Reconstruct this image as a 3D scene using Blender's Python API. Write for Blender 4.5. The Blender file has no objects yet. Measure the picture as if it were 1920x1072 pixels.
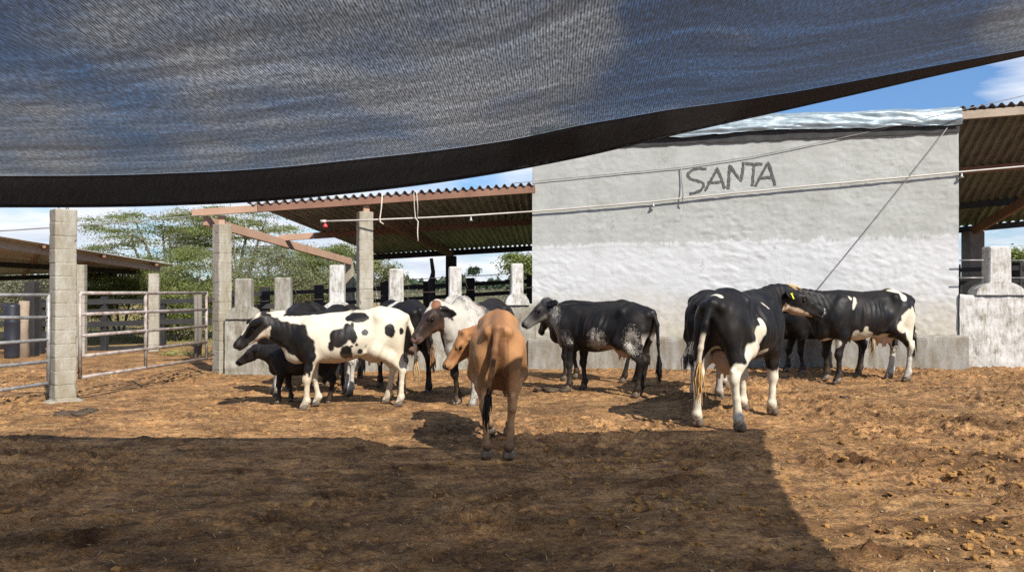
import bpy, bmesh, math, random
import numpy as np
from mathutils import Vector, Matrix
random.seed(7)
RNG = np.random.default_rng(7)
scene = bpy.context.scene
COL = scene.collection
F_PX, CAM_H, HY, CX = 1400.0, 1.68, 533.0, 960.0

def at(px, py, Y):
    """a point of the place seen at photo position (px, py), Y metres ahead"""
    return Vector(((px - CX) / F_PX * Y, Y, CAM_H - (py - HY) / F_PX * Y))

def gz(x, y):
    """height of the yard: falls a little towards the back left"""
    a = min(max((y - 9.5) / 5.0, 0), 1); b = min(max((8.0 - x) / 13.0, 0), 1)
    return -0.17 * a * a * (3 - 2 * a) * b

def tag(o, label=None, cat=None, group=None, kind=None):
    if label: o['label'] = label
    if cat: o['category'] = cat
    if group: o['group'] = group
    if kind: o['kind'] = kind
    return o

def empty(name, loc=(0, 0, 0), rz=0.0):
    o = bpy.data.objects.new(name, None)
    o.empty_display_size = 0.2
    o.location = loc; o.rotation_euler = (0, 0, rz)
    COL.objects.link(o)
    return o

def link(name, me, mat=None, parent=None, smooth=False):
    o = bpy.data.objects.new(name, me)
    COL.objects.link(o)
    if mat is not None and not me.materials:
        me.materials.append(mat)
    if parent is not None:
        o.parent = parent
    if smooth:
        me.polygons.foreach_set('use_smooth', [True] * len(me.polygons))
    return o

class MB:
    """collects shapes and links them as ONE mesh object"""
    def __init__(s):
        s.v = []; s.f = []
    def add(s, vs, fs):
        n = len(s.v); s.v += [tuple(v) for v in vs]; s.f += [tuple(i + n for i in f) for f in fs]
    def box(s, c, d, rz=0.0, R=None, bev=0.0, taper=1.0):
        """box centred c with full dims d; bev chamfers the four upright edges"""
        hx, hy, hz = d[0] / 2, d[1] / 2, d[2] / 2
        M = R if R is not None else Matrix.Rotation(rz, 3, 'Z')
        if bev > 0:
            b = bev
            ring = [(-hx + b, -hy), (hx - b, -hy), (hx, -hy + b), (hx, hy - b), (hx - b, hy), (-hx + b, hy), (-hx, hy - b), (-hx, -hy + b)]
        else:
            ring = [(-hx, -hy), (hx, -hy), (hx, hy), (-hx, hy)]
        n = len(ring); vs = []
        c = Vector(c)
        if bev > 0:
            levels = [(-hz, 1 - bev / max(hx, hy)), (-hz + bev, 1), (hz - bev, taper), (hz, taper * (1 - bev / max(hx, hy)))]
        else:
            levels = [(-hz, 1), (hz, taper)]
        for z, k in levels:
            for x, y in ring:
                vs.append(M @ Vector((x * k, y * k, z)) + c)
        fs = []
        for L in range(len(levels) - 1):
            for i in range(n):
                j = (i + 1) % n
                fs.append((L * n + i, L * n + j, (L + 1) * n + j, (L + 1) * n + i))
        fs.append(tuple(range(n - 1, -1, -1))); fs.append(tuple((len(levels) - 1) * n + i for i in range(n)))
        s.add(vs, fs)
    def bar(s, a, b, w, h, up=(0, 0, 1), bev=0.0):
        """rectangular bar from a to b, w across, h along up"""
        a, b = Vector(a), Vector(b); d = b - a; L = d.length; d.normalize()
        side = Vector(up).cross(d); side.normalize(); u = d.cross(side)
        R = Matrix((side, u, d)).transposed()
        s.box((a + b) / 2, (w, h, L), R=R, bev=bev)
    def tube(s, pts, r, n=8, cap=True, r2=None):
        pts = [Vector(p) for p in pts]; N = len(pts); vs = []; fs = []
        prev = None
        for i, p in enumerate(pts):
            d = (pts[min(i + 1, N - 1)] - pts[max(i - 1, 0)]).normalized()
            if prev is None:
                a = d.orthogonal().normalized()
            else:
                a = (prev - d * prev.dot(d)).normalized()
            prev = a; b = d.cross(a)
            rr = r[i] if isinstance(r, (list, tuple)) else (r if r2 is None else r + (r2 - r) * i / max(N - 1, 1))
            for k in range(n):
                t = 2 * math.pi * k / n
                vs.append(p + (a * math.cos(t) + b * math.sin(t)) * rr)
        for i in range(N - 1):
            for k in range(n):
                j = (k + 1) % n
                fs.append((i * n + k, i * n + j, (i + 1) * n + j, (i + 1) * n + k))
        if cap:
            fs.append(tuple(range(n - 1, -1, -1))); fs.append(tuple((N - 1) * n + k for k in range(n)))
        s.add(vs, fs)
    def lathe(s, c, prof, n=16, axis=None):
        """prof: list of (r, z) about an upright axis through c"""
        vs = []; fs = []; c = Vector(c); M = axis if axis is not None else Matrix.Identity(3)
        for r, z in prof:
            for k in range(n):
                t = 2 * math.pi * k / n
                vs.append(c + M @ Vector((r * math.cos(t), r * math.sin(t), z)))
        for i in range(len(prof) - 1):
            for k in range(n):
                j = (k + 1) % n
                fs.append((i * n + k, i * n + j, (i + 1) * n + j, (i + 1) * n + k))
        fs.append(tuple(range(n - 1, -1, -1))); fs.append(tuple((len(prof) - 1) * n + k for k in range(n)))
        s.add(vs, fs)
    def build(s, name, mat, parent=None, smooth=False, origin=None):
        me = bpy.data.meshes.new(name)
        off = Vector(origin) if origin is not None else Vector((0, 0, 0))
        if parent is not None and origin is None:
            Mi = parent_world(parent).inverted()
            vs = [tuple(Mi @ Vector(v)) for v in s.v]
        else:
            vs = [tuple(Vector(v) - off) for v in s.v]
        me.from_pydata(vs, [], s.f); me.update()
        o = link(name, me, mat, parent, smooth)
        if origin is not None and parent is None:
            o.location = off
        return o

def parent_world(o):
    M = o.matrix_basis.copy()
    while o.parent is not None:
        o = o.parent
        M = o.matrix_basis @ M
    return M

# ---------------------------------------------------------------- node helpers
class NT:
    def __init__(s, name):
        s.m = bpy.data.materials.new(name); s.m.use_nodes = True
        s.t = s.m.node_tree; s.n = s.t.nodes; s.l = s.t.links
        s.out = s.n['Material Output']; s.b = s.n['Principled BSDF']
    def N(s, typ, **kw):
        n = s.n.new(typ)
        for k, v in kw.items():
            if k.startswith('i_'):
                key = k[2:]
                n.inputs[int(key) if key.isdigit() else key.replace('_', ' ')].default_value = v
            else:
                setattr(n, k, v)
        return n
    def L(s, a, b):
        s.l.new(a, b)
    def coord(s, kind='Object', scale=None):
        c = s.N('ShaderNodeTexCoord').outputs[kind]
        if scale is not None:
            mp = s.N('ShaderNodeMapping'); mp.inputs['Scale'].default_value = scale
            s.L(c, mp.inputs['Vector']); return mp.outputs['Vector']
        return c
    def noise(s, vec, scale, detail=4.0, rough=0.55, dist=0.0):
        n = s.N('ShaderNodeTexNoise'); n.inputs['Scale'].default_value = scale
        n.inputs['Detail'].default_value = detail; n.inputs['Roughness'].default_value = rough
        n.inputs['Distortion'].default_value = dist
        if vec is not None: s.L(vec, n.inputs['Vector'])
        return n.outputs['Fac']
    def ramp(s, fac, stops, interp='LINEAR'):
        r = s.N('ShaderNodeValToRGB'); e = r.color_ramp.elements; r.color_ramp.interpolation = interp
        while len(e) < len(stops): e.new(0.5)
        for el, (p, c) in zip(e, stops):
            el.position = p
            el.color = (c[0], c[1], c[2], 1) if isinstance(c, (tuple, list)) else (c, c, c, 1)
        s.L(fac, r.inputs['Fac']); return r.outputs['Color']
    def math(s, op, a, b=None, c=None, clamp=False):
        n = s.N('ShaderNodeMath', operation=op); n.use_clamp = clamp
        for i, v in enumerate((a, b, c)):
            if v is None: continue
            if isinstance(v, (int, float)): n.inputs[i].default_value = v
            else: s.L(v, n.inputs[i])
        return n.outputs[0]
    def mix(s, fac, a, b, mode='MIX'):
        n = s.N('ShaderNodeMix', data_type='RGBA', blend_type=mode)
        for sock, v in ((n.inputs[0], fac), (n.inputs[6], a), (n.inputs[7], b)):
            if isinstance(v, (int, float)): sock.default_value = v
            elif isinstance(v, (tuple, list)): sock.default_value = (v[0], v[1], v[2], 1)
            else: s.L(v, sock)
        return n.outputs[2]
    def bump(s, h, strength=0.3, dist=0.02, normal=None):
        n = s.N('ShaderNodeBump'); n.inputs['Strength'].default_value = strength; n.inputs['Distance'].default_value = dist
        s.L(h, n.inputs['Height'])
        if normal is not None: s.L(normal, n.inputs['Normal'])
        s.L(n.outputs[0], s.b.inputs['Normal']); return n.outputs[0]
    def set(s, col=None, rough=0.8, metal=0.0, spec=0.4):
        if col is not None:
            if isinstance(col, (tuple, list)): s.b.inputs['Base Color'].default_value = (col[0], col[1], col[2], 1)
            else: s.L(col, s.b.inputs['Base Color'])
        if isinstance(rough, (int, float)): s.b.inputs['Roughness'].default_value = rough
        else: s.L(rough, s.b.inputs['Roughness'])
        s.b.inputs['Metallic'].default_value = metal
        s.b.inputs['Specular IOR Level'].default_value = spec
        return s.m
# ---------------------------------------------------------------- implicit-surface bodies
class Field:
    def __init__(s): s.p = []
    def cone(s, a, b, ra, rb, k=0.04, sub=False):
        a = np.array(a, float); b = np.array(b, float)
        r = max(ra, rb)
        lo = np.minimum(a, b) - r; hi = np.maximum(a, b) + r
        def f(P):
            ba = b - a; t = np.clip(((P - a) @ ba) / max(ba @ ba, 1e-9), 0, 1)
            q = P - a - t[..., None] * ba
            return np.sqrt((q * q).sum(-1)) - (ra + (rb - ra) * t)
        s.p.append((f, lo, hi, k, sub))
    def chain(s, pts, rs, k=0.04):
        for i in range(len(pts) - 1): s.cone(pts[i], pts[i + 1], rs[i], rs[i + 1], k if i == 0 else min(k, 0.025))
    def ell(s, c, r, R=None, k=0.04, sub=False):
        c = np.array(c, float); r = np.array(r, float); R = np.eye(3) if R is None else np.array(R, float)
        ext = np.sqrt(((R * r[:, None]) ** 2).sum(0))
        def f(P):
            q = (P - c) @ R.T
            k0 = np.sqrt(((q / r) ** 2).sum(-1)); k1 = np.sqrt(((q / (r * r)) ** 2).sum(-1)) + 1e-9
            return k0 * (k0 - 1.0) / k1
        s.p.append((f, c - ext, c + ext, k, sub))
    def loft(s, xs, top, bot, wid, k=0.04, zshift=0.1):
        xs, top, bot, wid = map(lambda a: np.array(a, float), (xs, top, bot, wid))
        lo = np.array([xs[0], -wid.max(), bot.min()]); hi = np.array([xs[-1], wid.max(), top.max()])
        # smooth resample
        xx = np.linspace(xs[0], xs[-1], 60)
        def sm(v):
            y = np.interp(xx, xs, v)
            for _ in range(3): y[1:-1] = 0.25 * y[:-2] + 0.5 * y[1:-1] + 0.25 * y[2:]
            return y
        T, B, W = sm(top), sm(bot), sm(wid)
        def f(P):
            x = np.clip(P[..., 0], xs[0], xs[-1])
            t = np.interp(x, xx, T); b = np.interp(x, xx, B); w = np.interp(x, xx, W)
            c = (t + b) / 2; h = np.maximum((t - b) / 2, 0.01); w = np.maximum(w, 0.01)
            zz = (P[..., 2] - c) / h
            wz = w * (1.0 - zshift * zz)                      # a little fuller low down
            q = np.sqrt((P[..., 1] / wz) ** 2 + zz ** 2)
            d = (q - 1.0) * np.minimum(h, w)
            ex = np.abs(P[..., 0] - x)
            return np.where(ex > 0, np.sqrt(np.maximum(d, 0) ** 2 + ex ** 2), d)
        s.p.append((f, lo, hi, k, False))
    def mesh(s, h):
        lo = np.min([p[1] for p in s.p if not p[4]], axis=0) - 0.05
        hi = np.max([p[2] for p in s.p if not p[4]], axis=0) + 0.05
        n = np.ceil((hi - lo) / h).astype(int) + 1
        D = np.full(n, 1.0, np.float32)
        for f, a, b, k, sub in s.p:
            m = k + 2.5 * h
            i0 = np.maximum(((a - m - lo) / h).astype(int), 0); i1 = np.minimum(np.ceil((b + m - lo) / h).astype(int) + 1, n)
            ax = [lo[d] + h * np.arange(i0[d], i1[d]) for d in range(3)]
            P = np.stack(np.meshgrid(*ax, indexing='ij'), -1)
            v = f(P).astype(np.float32)
            sl = tuple(slice(i0[d], i1[d]) for d in range(3)); o = D[sl]
            if sub:
                v = -v; q = np.maximum(k - np.abs(o - v), 0) / k; D[sl] = np.maximum(o, v) + q * q * k / 4
            else:
                q = np.maximum(k - np.abs(o - v), 0) / k; D[sl] = np.minimum(o, v) - q * q * k / 4
        return nets(D, lo, h)

def nets(D, lo, h):
    ins = D < 0
    c = np.zeros(tuple(d - 1 for d in D.shape), np.int8)
    offs = [(i, j, k) for i in (0, 1) for j in (0, 1) for k in (0, 1)]
    S = D.shape
    for i, j, k in offs: c += ins[i:S[0] - 1 + i, j:S[1] - 1 + j, k:S[2] - 1 + k]
    act = np.argwhere((c > 0) & (c < 8))
    vals = np.stack([D[act[:, 0] + i, act[:, 1] + j, act[:, 2] + k] for i, j, k in offs], 1)
    pos = np.zeros((len(act), 3)); cnt = np.zeros(len(act))
    O = np.array(offs, float)
    for a in range(8):
        for b in range(a + 1, 8):
            if np.abs(O[a] - O[b]).sum() != 1: continue
            va, vb = vals[:, a], vals[:, b]; m = (va < 0) != (vb < 0)
            t = va[m] / (va[m] - vb[m])
            pos[m] += O[a] + t[:, None] * (O[b] - O[a]); cnt[m] += 1
    V = lo + h * (act + pos / cnt[:, None])
    vid = np.full(c.shape, -1, np.int64); vid[act[:, 0], act[:, 1], act[:, 2]] = np.arange(len(act))
    Fs = []
    for ax in range(3):
        s0 = [slice(None)] * 3; s1 = [slice(None)] * 3
        s0[ax] = slice(0, -1); s1[ax] = slice(1, None)
        A = ins[tuple(s0)]; B = ins[tuple(s1)]
        e = np.argwhere(A != B); o1, o2 = [(1, 2), (2, 0), (0, 1)][ax]
        ok = (e[:, o1] > 0) & (e[:, o2] > 0) & (e[:, o1] < S[o1] - 1) & (e[:, o2] < S[o2] - 1)
        e = e[ok]
        def g(d1, d2):
            q = e.copy(); q[:, o1] += d1; q[:, o2] += d2
            return vid[q[:, 0], q[:, 1], q[:, 2]]
        quad = np.stack([g(-1, -1), g(0, -1), g(0, 0), g(-1, 0)], 1)
        flip = ~A[e[:, 0], e[:, 1], e[:, 2]]
        quad[flip] = quad[flip][:, ::-1]
        Fs.append(quad)
    F = np.concatenate(Fs)
    # two light smoothing passes
    E = np.concatenate([F[:, [0, 1]], F[:, [1, 2]], F[:, [2, 3]], F[:, [3, 0]]])
    for _ in range(2):
        acc = np.zeros_like(V); n = np.zeros(len(V))
        np.add.at(acc, E[:, 0], V[E[:, 1]]); np.add.at(acc, E[:, 1], V[E[:, 0]])
        np.add.at(n, E[:, 0], 1); np.add.at(n, E[:, 1], 1)
        V = 0.6 * V + 0.4 * acc / n[:, None]
    return V, F

def pnoise(P, freq, seed=0, octv=3):
    r = np.random.default_rng(seed); out = np.zeros(len(P)); amp = 1.0; tot = 0
    for o in range(octv):
        for _ in range(5):
            d = r.normal(size=3); d /= np.linalg.norm(d)
            w = np.sin((P @ d) * freq * r.uniform(0.7, 1.4) + r.uniform(0, 6.28))
            out += amp * w / 5; tot += amp / 5
        freq *= 2.1; amp *= 0.55
    return out / tot * 2.2

def sstep(a, b, x):
    t = np.clip((x - a) / (b - a), 0, 1); return t * t * (3 - 2 * t)

class Paint:
    """coat colours per vertex, in the animal's own measures"""
    def __init__(s, P, H, base):
        s.P = P; s.H = H; s.c = np.tile(np.array(base, float), (len(P), 1)); s.sp = np.zeros(len(P))
        s.n = 0.75 * pnoise(P, 13, 3) + 0.45 * pnoise(P, 42, 5, 2)
        s.head = (H[:, 0] > -0.02) & (np.linalg.norm(H - np.array([0.2, -0.08, 0]), axis=1) < 0.36)
    def lay(s, w, col):
        w = np.clip(w, 0, 1)[:, None]; s.c = s.c * (1 - w) + np.array(col) * w
        return s
    def blob(s, x, z, rx, rz, col, side=0, rot=0.0, ragged=0.30, edge=0.08, space=None):
        """ragged ellipse in the side view; side +1 left flank, -1 right flank, 0 both"""
        A = s.P if space is None else space
        dx, dz = A[:, 0] - x, A[:, 2] - z
        c, q = math.cos(rot), math.sin(rot)
        u = (dx * c + dz * q) / rx; v = (-dx * q + dz * c) / rz
        d = np.sqrt(u * u + v * v) + ragged * s.n * 0.8
        w = 1 - sstep(1 - edge, 1 + edge, d)
        if side: w = w * (A[:, 1] * side > -0.01)
        return s.lay(w, col)
    def sphere(s, c, r, col, ragged=0.2, edge=0.12, speck=None):
        d = np.linalg.norm((s.P - np.array(c)) / np.array(r), axis=1) + ragged * s.n
        w = 1 - sstep(1 - edge, 1 + edge, d)
        if speck is not None: s.sp = np.maximum(s.sp, speck * (1 - sstep(0.35, 1.15, d))); return s
        return s.lay(w, col)
    def hsph(s, c, r, col, ragged=0.1, edge=0.15):
        d = np.linalg.norm((s.H - np.array(c)) / np.array(r), axis=1) + ragged * s.n
        return s.lay(1 - sstep(1 - edge, 1 + edge, d), col)

BLK = (0.0075, 0.0072, 0.0078); WHT = (0.58, 0.52, 0.40); PINK = (0.50, 0.30, 0.21)

def rot_axes(f, up):
    f = np.array(f, float); f /= np.linalg.norm(f); up = np.array(up, float)
    s = np.cross(up, f); s /= np.linalg.norm(s); u = np.cross(f, s)
    return f, u, s

def make_cow(name, label, category, pos, yaw, scale=1.0, paint=None, poll=(1.08, 0, 1.40), hyaw=0.0, hpitch=-40.0, hroll=0.0,
             neck_mid=None, feet=((0, 0), (0, 0), (0, 0), (0, 0)), girth=1.0, belly=0.0, udder=0.6, tail=None, switch=BLK, vox=0.018,
             ears=(0.5, -0.35), hump=0.0, eartag=None, thin=0.5, headscale=1.0, group=None, leg_w=1.0, hornbud=0.0, rise=0.0, drop=0.0, poll_tuft=None, dewlap=0.0):
    """feet: (dx,dy) of front left, front right, hind left, hind right. Returns the root Empty."""
    F = Field(); G = girth
    xs = [-0.82, -0.77, -0.69, -0.56, -0.42, -0.26, -0.06, 0.14, 0.32, 0.47, 0.60, 0.70, 0.78, 0.83]
    top = [1.16, 1.24, 1.29, 1.325, 1.335, 1.32, 1.305, 1.30, 1.305, 1.32, 1.28, 1.20, 1.08, 0.98]
    bot = [1.02, 0.90, 0.82, 0.76, 0.73, 0.70, 0.635, 0.60, 0.60, 0.62, 0.64, 0.67, 0.74, 0.88]
    wid = [0.05, 0.11, 0.165, 0.215, 0.235, 0.255, 0.305, 0.31, 0.275, 0.215, 0.185, 0.15, 0.10, 0.05]
    top = [t + rise * max(0, -x - 0.1) * 0.12 for t, x in zip(top, xs)]
    top = [t - drop * sstep(-0.3, 0.5, np.array(x)) for t, x in zip(top, xs)]
    bot = [b - belly * math.exp(-((x - 0.02) / 0.3) ** 2) for b, x in zip(bot, xs)]
    F.loft(xs, top, bot, [w * G for w in wid], k=0.05)
    # spine ridge, hooks, pins
    F.chain([(-0.78, 0, 1.215), (-0.45, 0, 1.315), (-0.05, 0, 1.285), (0.42, 0, 1.30 - drop)], [0.03, 0.04, 0.035, 0.05], k=0.06)
    for sg in (1, -1):
        F.cone((-0.40, sg * 0.195 * G, 1.235 + 0.008 * thin), (-0.44, sg * 0.08, 1.285), 0.040, 0.05, k=0.11)       # hook bone
        F.ell((-0.765, sg * 0.09, 1.18), (0.045, 0.04, 0.045), k=0.09)                                   # pin bone
        F.ell((-0.20, sg * 0.33 * G, 1.15), (0.13, 0.08 + 0.035 * thin, 0.12), k=0.09, sub=True)           # flank hollow
        F.ell((0.50, sg * 0.175 * G, 1.00), (0.17, 0.085, 0.27), R=[[0.94, 0, 0.34], [0, 1, 0], [-0.34, 0, 0.94]], k=0.09)  # shoulder
        F.ell((0.29, sg * 0.315 * G, 1.07), (0.05, 0.055, 0.24), k=0.08, sub=True)                        # hollow behind shoulder
        F.cone((0.47, sg * 0.135 * G, 1.24 - drop), (0.66, sg * 0.165, 0.93), 0.022, 0.035, k=0.05)        # blade ridge
        F.cone((0.66, sg * 0.165, 0.93), (0.50, sg * 0.19, 0.74), 0.040, 0.040, k=0.05)                    # point of shoulder to elbow
        F.ell((0.74, sg * 0.20, 1.06), (0.055, 0.07, 0.17), R=[[0.9, 0, 0.44], [0, 1, 0], [-0.44, 0, 0.9]], k=0.07, sub=True)  # groove ahead of the shoulder
        F.cone((-0.41, sg * 0.20 * G, 1.19), (-0.35, sg * 0.215, 0.80), 0.020, 0.030, k=0.07)              # front edge of the thigh
        F.cone((-0.60, sg * 0.245 * G, 1.08), (-0.56, sg * 0.255, 0.80), 0.020, 0.026, k=0.06, sub=True)   # groove in the thigh
        F.cone((-0.34, sg * 0.19, 0.80), (-0.16, sg * 0.20, 0.73), 0.024, 0.014, k=0.06)                   # flank fold
    F.cone((-0.86, 0, 1.10), (-0.80, 0, 0.70), 0.050, 0.055, k=0.09, sub=True)                     # cleft below the tail
    # brisket and dewlap
    F.ell((0.70, 0, 0.74), (0.13, 0.11, 0.13), k=0.10)
    if hump: F.ell((0.50, 0, 1.32), (0.17, 0.085, 0.07 + hump), k=0.08)
    lw = leg_w
    for i, sg in ((0, 1), (1, -1)):                        # front legs
        dx, dy = feet[i]; y = sg * 0.165
        sh = (0.54, sg * 0.15, 0.98); el = (0.47 + 0.1 * dx, y, 0.70); kn = (0.50 + 0.55 * dx, y + 0.5 * dy, 0.405)
        fe = (0.485 + 0.92 * dx, y + 0.95 * dy, 0.125); ho = (0.525 + dx, y + dy, 0.045)
        F.chain([sh, el], [0.11 * lw, 0.088 * lw], k=0.08)
        mid = tuple((np.array(el) * 0.55 + np.array(kn) * 0.45))
        F.chain([el, mid, kn], [0.085 * lw, 0.066 * lw, 0.050 * lw], k=0.05)
        F.ell((kn[0] + 0.012, kn[1], kn[2]), (0.052 * lw, 0.048 * lw, 0.065), k=0.03)
        m2 = tuple((np.array(kn) * 0.5 + np.array(fe) * 0.5))
        F.chain([kn, m2, fe, ho], [0.045 * lw, 0.032 * lw, 0.043 * lw, 0.046 * lw], k=0.03)
        F.ell((fe[0] - 0.02, fe[1], fe[2]), (0.035, 0.04, 0.035), k=0.03)
    for i, sg in ((2, 1), (3, -1)):                        # hind legs
        dx, dy = feet[i]; y = sg * 0.155
        hp = (-0.55, sg * 0.13, 1.05); st = (-0.36 + 0.15 * dx, sg * 0.185, 0.78); hk = (-0.665 + 0.62 * dx, y + 0.45 * dy, 0.505)
        fe = (-0.615 + 0.95 * dx, y + 0.95 * dy, 0.13); ho = (-0.575 + dx, y + dy, 0.045)
        F.ell((-0.56, sg * 0.135 * G, 1.0), (0.19, 0.095, 0.26), k=0.08)                             # thigh
        F.cone(hp, st, 0.13, 0.105, k=0.06)
        F.cone((-0.66, sg * 0.12, 0.95), (hk[0] + 0.035, hk[1], 0.62), 0.10, 0.056, k=0.06)          # ham
        mid = tuple(np.array(st) * 0.5 + np.array(hk) * 0.5 + np.array([-0.02, 0, 0.02]))
        F.chain([st, mid, (hk[0] + 0.02, hk[1], hk[2] + 0.02)], [0.10 * lw, 0.078 * lw, 0.050 * lw], k=0.06)
        F.cone((hk[0] - 0.045, hk[1], hk[2] + 0.075), (hk[0] - 0.02, hk[1], hk[2] - 0.02), 0.024, 0.036, k=0.04)  # point of hock
        m2 = tuple(np.array(hk) * 0.5 + np.array(fe) * 0.5)
        F.chain([hk, m2, fe, ho], [0.048 * lw, 0.034 * lw, 0.045 * lw, 0.047 * lw], k=0.03)
        F.ell((fe[0] - 0.02, fe[1], fe[2]), (0.035, 0.04, 0.035), k=0.03)
    if udder > 0:
        u = udder
        F.ell((-0.36, 0, 0.74 - 0.08 * u), (0.17, 0.13, 0.10 + 0.06 * u), k=0.08)
        for sx in (-0.06, 0.08):
            for sy in (-0.06, 0.06):
                F.cone((-0.37 + sx, sy, 0.62 - 0.13 * u + 0.06), (-0.37 + sx, sy * 1.1, 0.58 - 0.15 * u + 0.03), 0.022, 0.013, k=0.02)
    # head
    poll = np.array(poll, float); hs = headscale
    yw, pt = math.radians(hyaw), math.radians(hpitch)
    f = np.array([math.cos(pt) * math.cos(yw), math.cos(pt) * math.sin(yw), math.sin(pt)])
    u0 = np.array([-math.sin(pt) * math.cos(yw), -math.sin(pt) * math.sin(yw), math.cos(pt)])
    s0 = np.cross(u0, f); rr = math.radians(hroll)
    u = u0 * math.cos(rr) + s0 * math.sin(rr); s = np.cross(u, f)
    HR = np.array([f, u, s])
    def hp_(h, v, w): return poll + hs * (h * f + v * u + w * s)
    def hell(c, r, k=0.03, R=None, sub=False):
        RR = HR if R is None else np.array(R) @ HR
        F.ell(hp_(*c), np.array(r) * hs, R=RR, k=k, sub=sub)
    # neck: crest and throat lines
    nb1 = np.array([0.52, 0, 1.20 - drop]); nb2 = np.array([0.66, 0, 0.94]); nb3 = np.array([0.58, 0, 1.05])
    thr = hp_(0.04, -0.17, 0); cr = hp_(-0.04, -0.03, 0)
    nm = None if neck_mid is None else np.array(neck_mid, float)
    def curve(a, b, off):
        if nm is None: m = (a + b) / 2
        else: m = nm + off
        pts = [(1 - t) ** 2 * a + 2 * t * (1 - t) * (2 * m - 0.5 * (a + b)) + t * t * b for t in np.linspace(0, 1, 6)]
        return pts
    d_off = (np.array([0, 0, 0.06]), np.array([0.03, 0, -0.10]), np.array([0.01, 0, -0.02]))
    F.chain(curve(nb1, cr, d_off[0]), list(np.linspace(0.115, 0.062 * hs, 6)), k=0.10)
    F.chain(curve(nb2, thr, d_off[1]), list(np.linspace(0.15, 0.062 * hs, 6)), k=0.10)
    F.chain(curve(nb3, hp_(0.0, -0.10, 0), d_off[2]), list(np.linspace(0.165, 0.088 * hs, 6)), k=0.10)
    if dewlap:
        F.chain([(0.74, 0, 0.72), tuple(nb2 * 0.45 + thr * 0.55 + np.array([0.0, 0, -0.06 - dewlap])), tuple(thr)], [0.05, 0.026, 0.03], k=0.07)
    hell((0.06, -0.075, 0), (0.125, 0.085, 0.092))
    hell((0.0, -0.01, 0), (0.05, 0.045, 0.06), k=0.05)
    F.cone(hp_(0.10, -0.065, 0), hp_(0.37, -0.085, 0), 0.080 * hs, 0.050 * hs, k=0.05)
    hell((0.12, -0.135, 0.045), (0.115, 0.075, 0.035), k=0.05); hell((0.12, -0.135, -0.045), (0.115, 0.075, 0.035), k=0.05)
    F.cone(hp_(0.12, -0.19, 0), hp_(0.37, -0.145, 0), 0.050 * hs, 0.038 * hs, k=0.05)
    hell((0.415, -0.095, 0), (0.062, 0.050, 0.062), k=0.035)
    hell((0.40, -0.155, 0), (0.055, 0.026, 0.044), k=0.025)
    for w in (1, -1):
        hell((0.448, -0.078, w * 0.034), (0.022, 0.016, 0.012), k=0.012, sub=True)          # nostril
        hell((0.145, -0.030, w * 0.078), (0.050, 0.026, 0.026), k=0.03)                        # brow
        hell((0.150, -0.066, w * 0.104), (0.024, 0.019, 0.020), k=0.015, sub=True)            # eye socket
        hell((0.30, -0.10, w * 0.075), (0.09, 0.035, 0.022), k=0.04, sub=True)                # cheek hollow
        if hornbud: F.cone(hp_(-0.01, 0.015, w * 0.06), hp_(-0.02, 0.03 + hornbud, w * 0.085), 0.03, 0.012, k=0.02)
    # mouth line
    for w in (1, -1):
        F.cone(hp_(0.455, -0.138, w * 0.03), hp_(0.34, -0.138, w * 0.068), 0.007, 0.006, k=0.012, sub=True)
    # ears: long leaf shapes, (droop, sweep back)
    for w in (1, -1):
        e0 = np.array([0.015, -0.055, w * 0.075])
        dr, sw = ears
        ax = np.array([-sw, -dr, w * 1.0]); ax /= np.linalg.norm(ax)
        fa, ua, sa = rot_axes(ax, np.array([0.75, 0.65, 0]))
        c = e0 + ax * 0.115
        hell(tuple(c), (0.118, 0.017, 0.056), k=0.022, R=[fa, ua, sa])
        F.cone(hp_(*e0), hp_(*(e0 + ax * 0.07)), 0.032 * hs, 0.030 * hs, k=0.03)
        hell(tuple(c + ua * 0.022), (0.085, 0.016, 0.032), k=0.015, R=[fa, ua, sa], sub=True)
    # tail
    if tail is None: tail = [(-0.85, 0.0, 1.02), (-0.87, 0.0, 0.78), (-0.86, 0.0, 0.58)]
    tp = [(-0.70, 0, 1.25), (-0.80, 0, 1.225)] + list(tail)
    F.chain(tp, [0.045, 0.040] + list(np.linspace(0.030, 0.019, len(tail))), k=0.035)
    V, Q = F.mesh(vox / scale)
    # skin: ribs, folds and small unevenness pushed along the normals
    nrm = np.zeros_like(V); fn = np.cross(V[Q[:, 2]] - V[Q[:, 0]], V[Q[:, 3]] - V[Q[:, 1]])
    for i in range(4): np.add.at(nrm, Q[:, i], fn)
    nrm /= np.linalg.norm(nrm, axis=1)[:, None] + 1e-9
    x, z = V[:, 0], V[:, 2]
    barrel = sstep(-0.26, -0.14, x) * (1 - sstep(0.28, 0.40, x)) * sstep(0.74, 0.86, z) * (1 - sstep(1.12, 1.22, z))
    ribs = 0.0042 * thin * np.sin((x + 0.16 * z) * 2 * np.pi / 0.082) * barrel
    nk = sstep(0.55, 0.75, x) * sstep(0.85, 0.95, z)
    folds = 0.0028 * nk * np.sin((x * 0.75 - z * 0.35) * 2 * np.pi / 0.06 + 3.5 * pnoise(V, 6, 8, 1)) * sstep(-0.3, 0.6, pnoise(V, 5, 18, 1))
    fl = sstep(-0.62, -0.42, x) * (1 - sstep(-0.25, -0.10, x)) * sstep(0.55, 0.65, z) * (1 - sstep(0.85, 0.98, z))
    folds += 0.004 * fl * np.sin((x * 0.9 + z * 0.5) * 2 * np.pi / 0.10)
    V = V + nrm * (ribs + folds + 0.0066 * pnoise(V * np.array([1, 1, 0.55]), 15, 17, 3))[:, None]
    H = ((V - poll) / hs) @ HR.T
    pa = Paint(V, H, BLK)
    pa.ear = np.zeros(len(V), bool)
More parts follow.
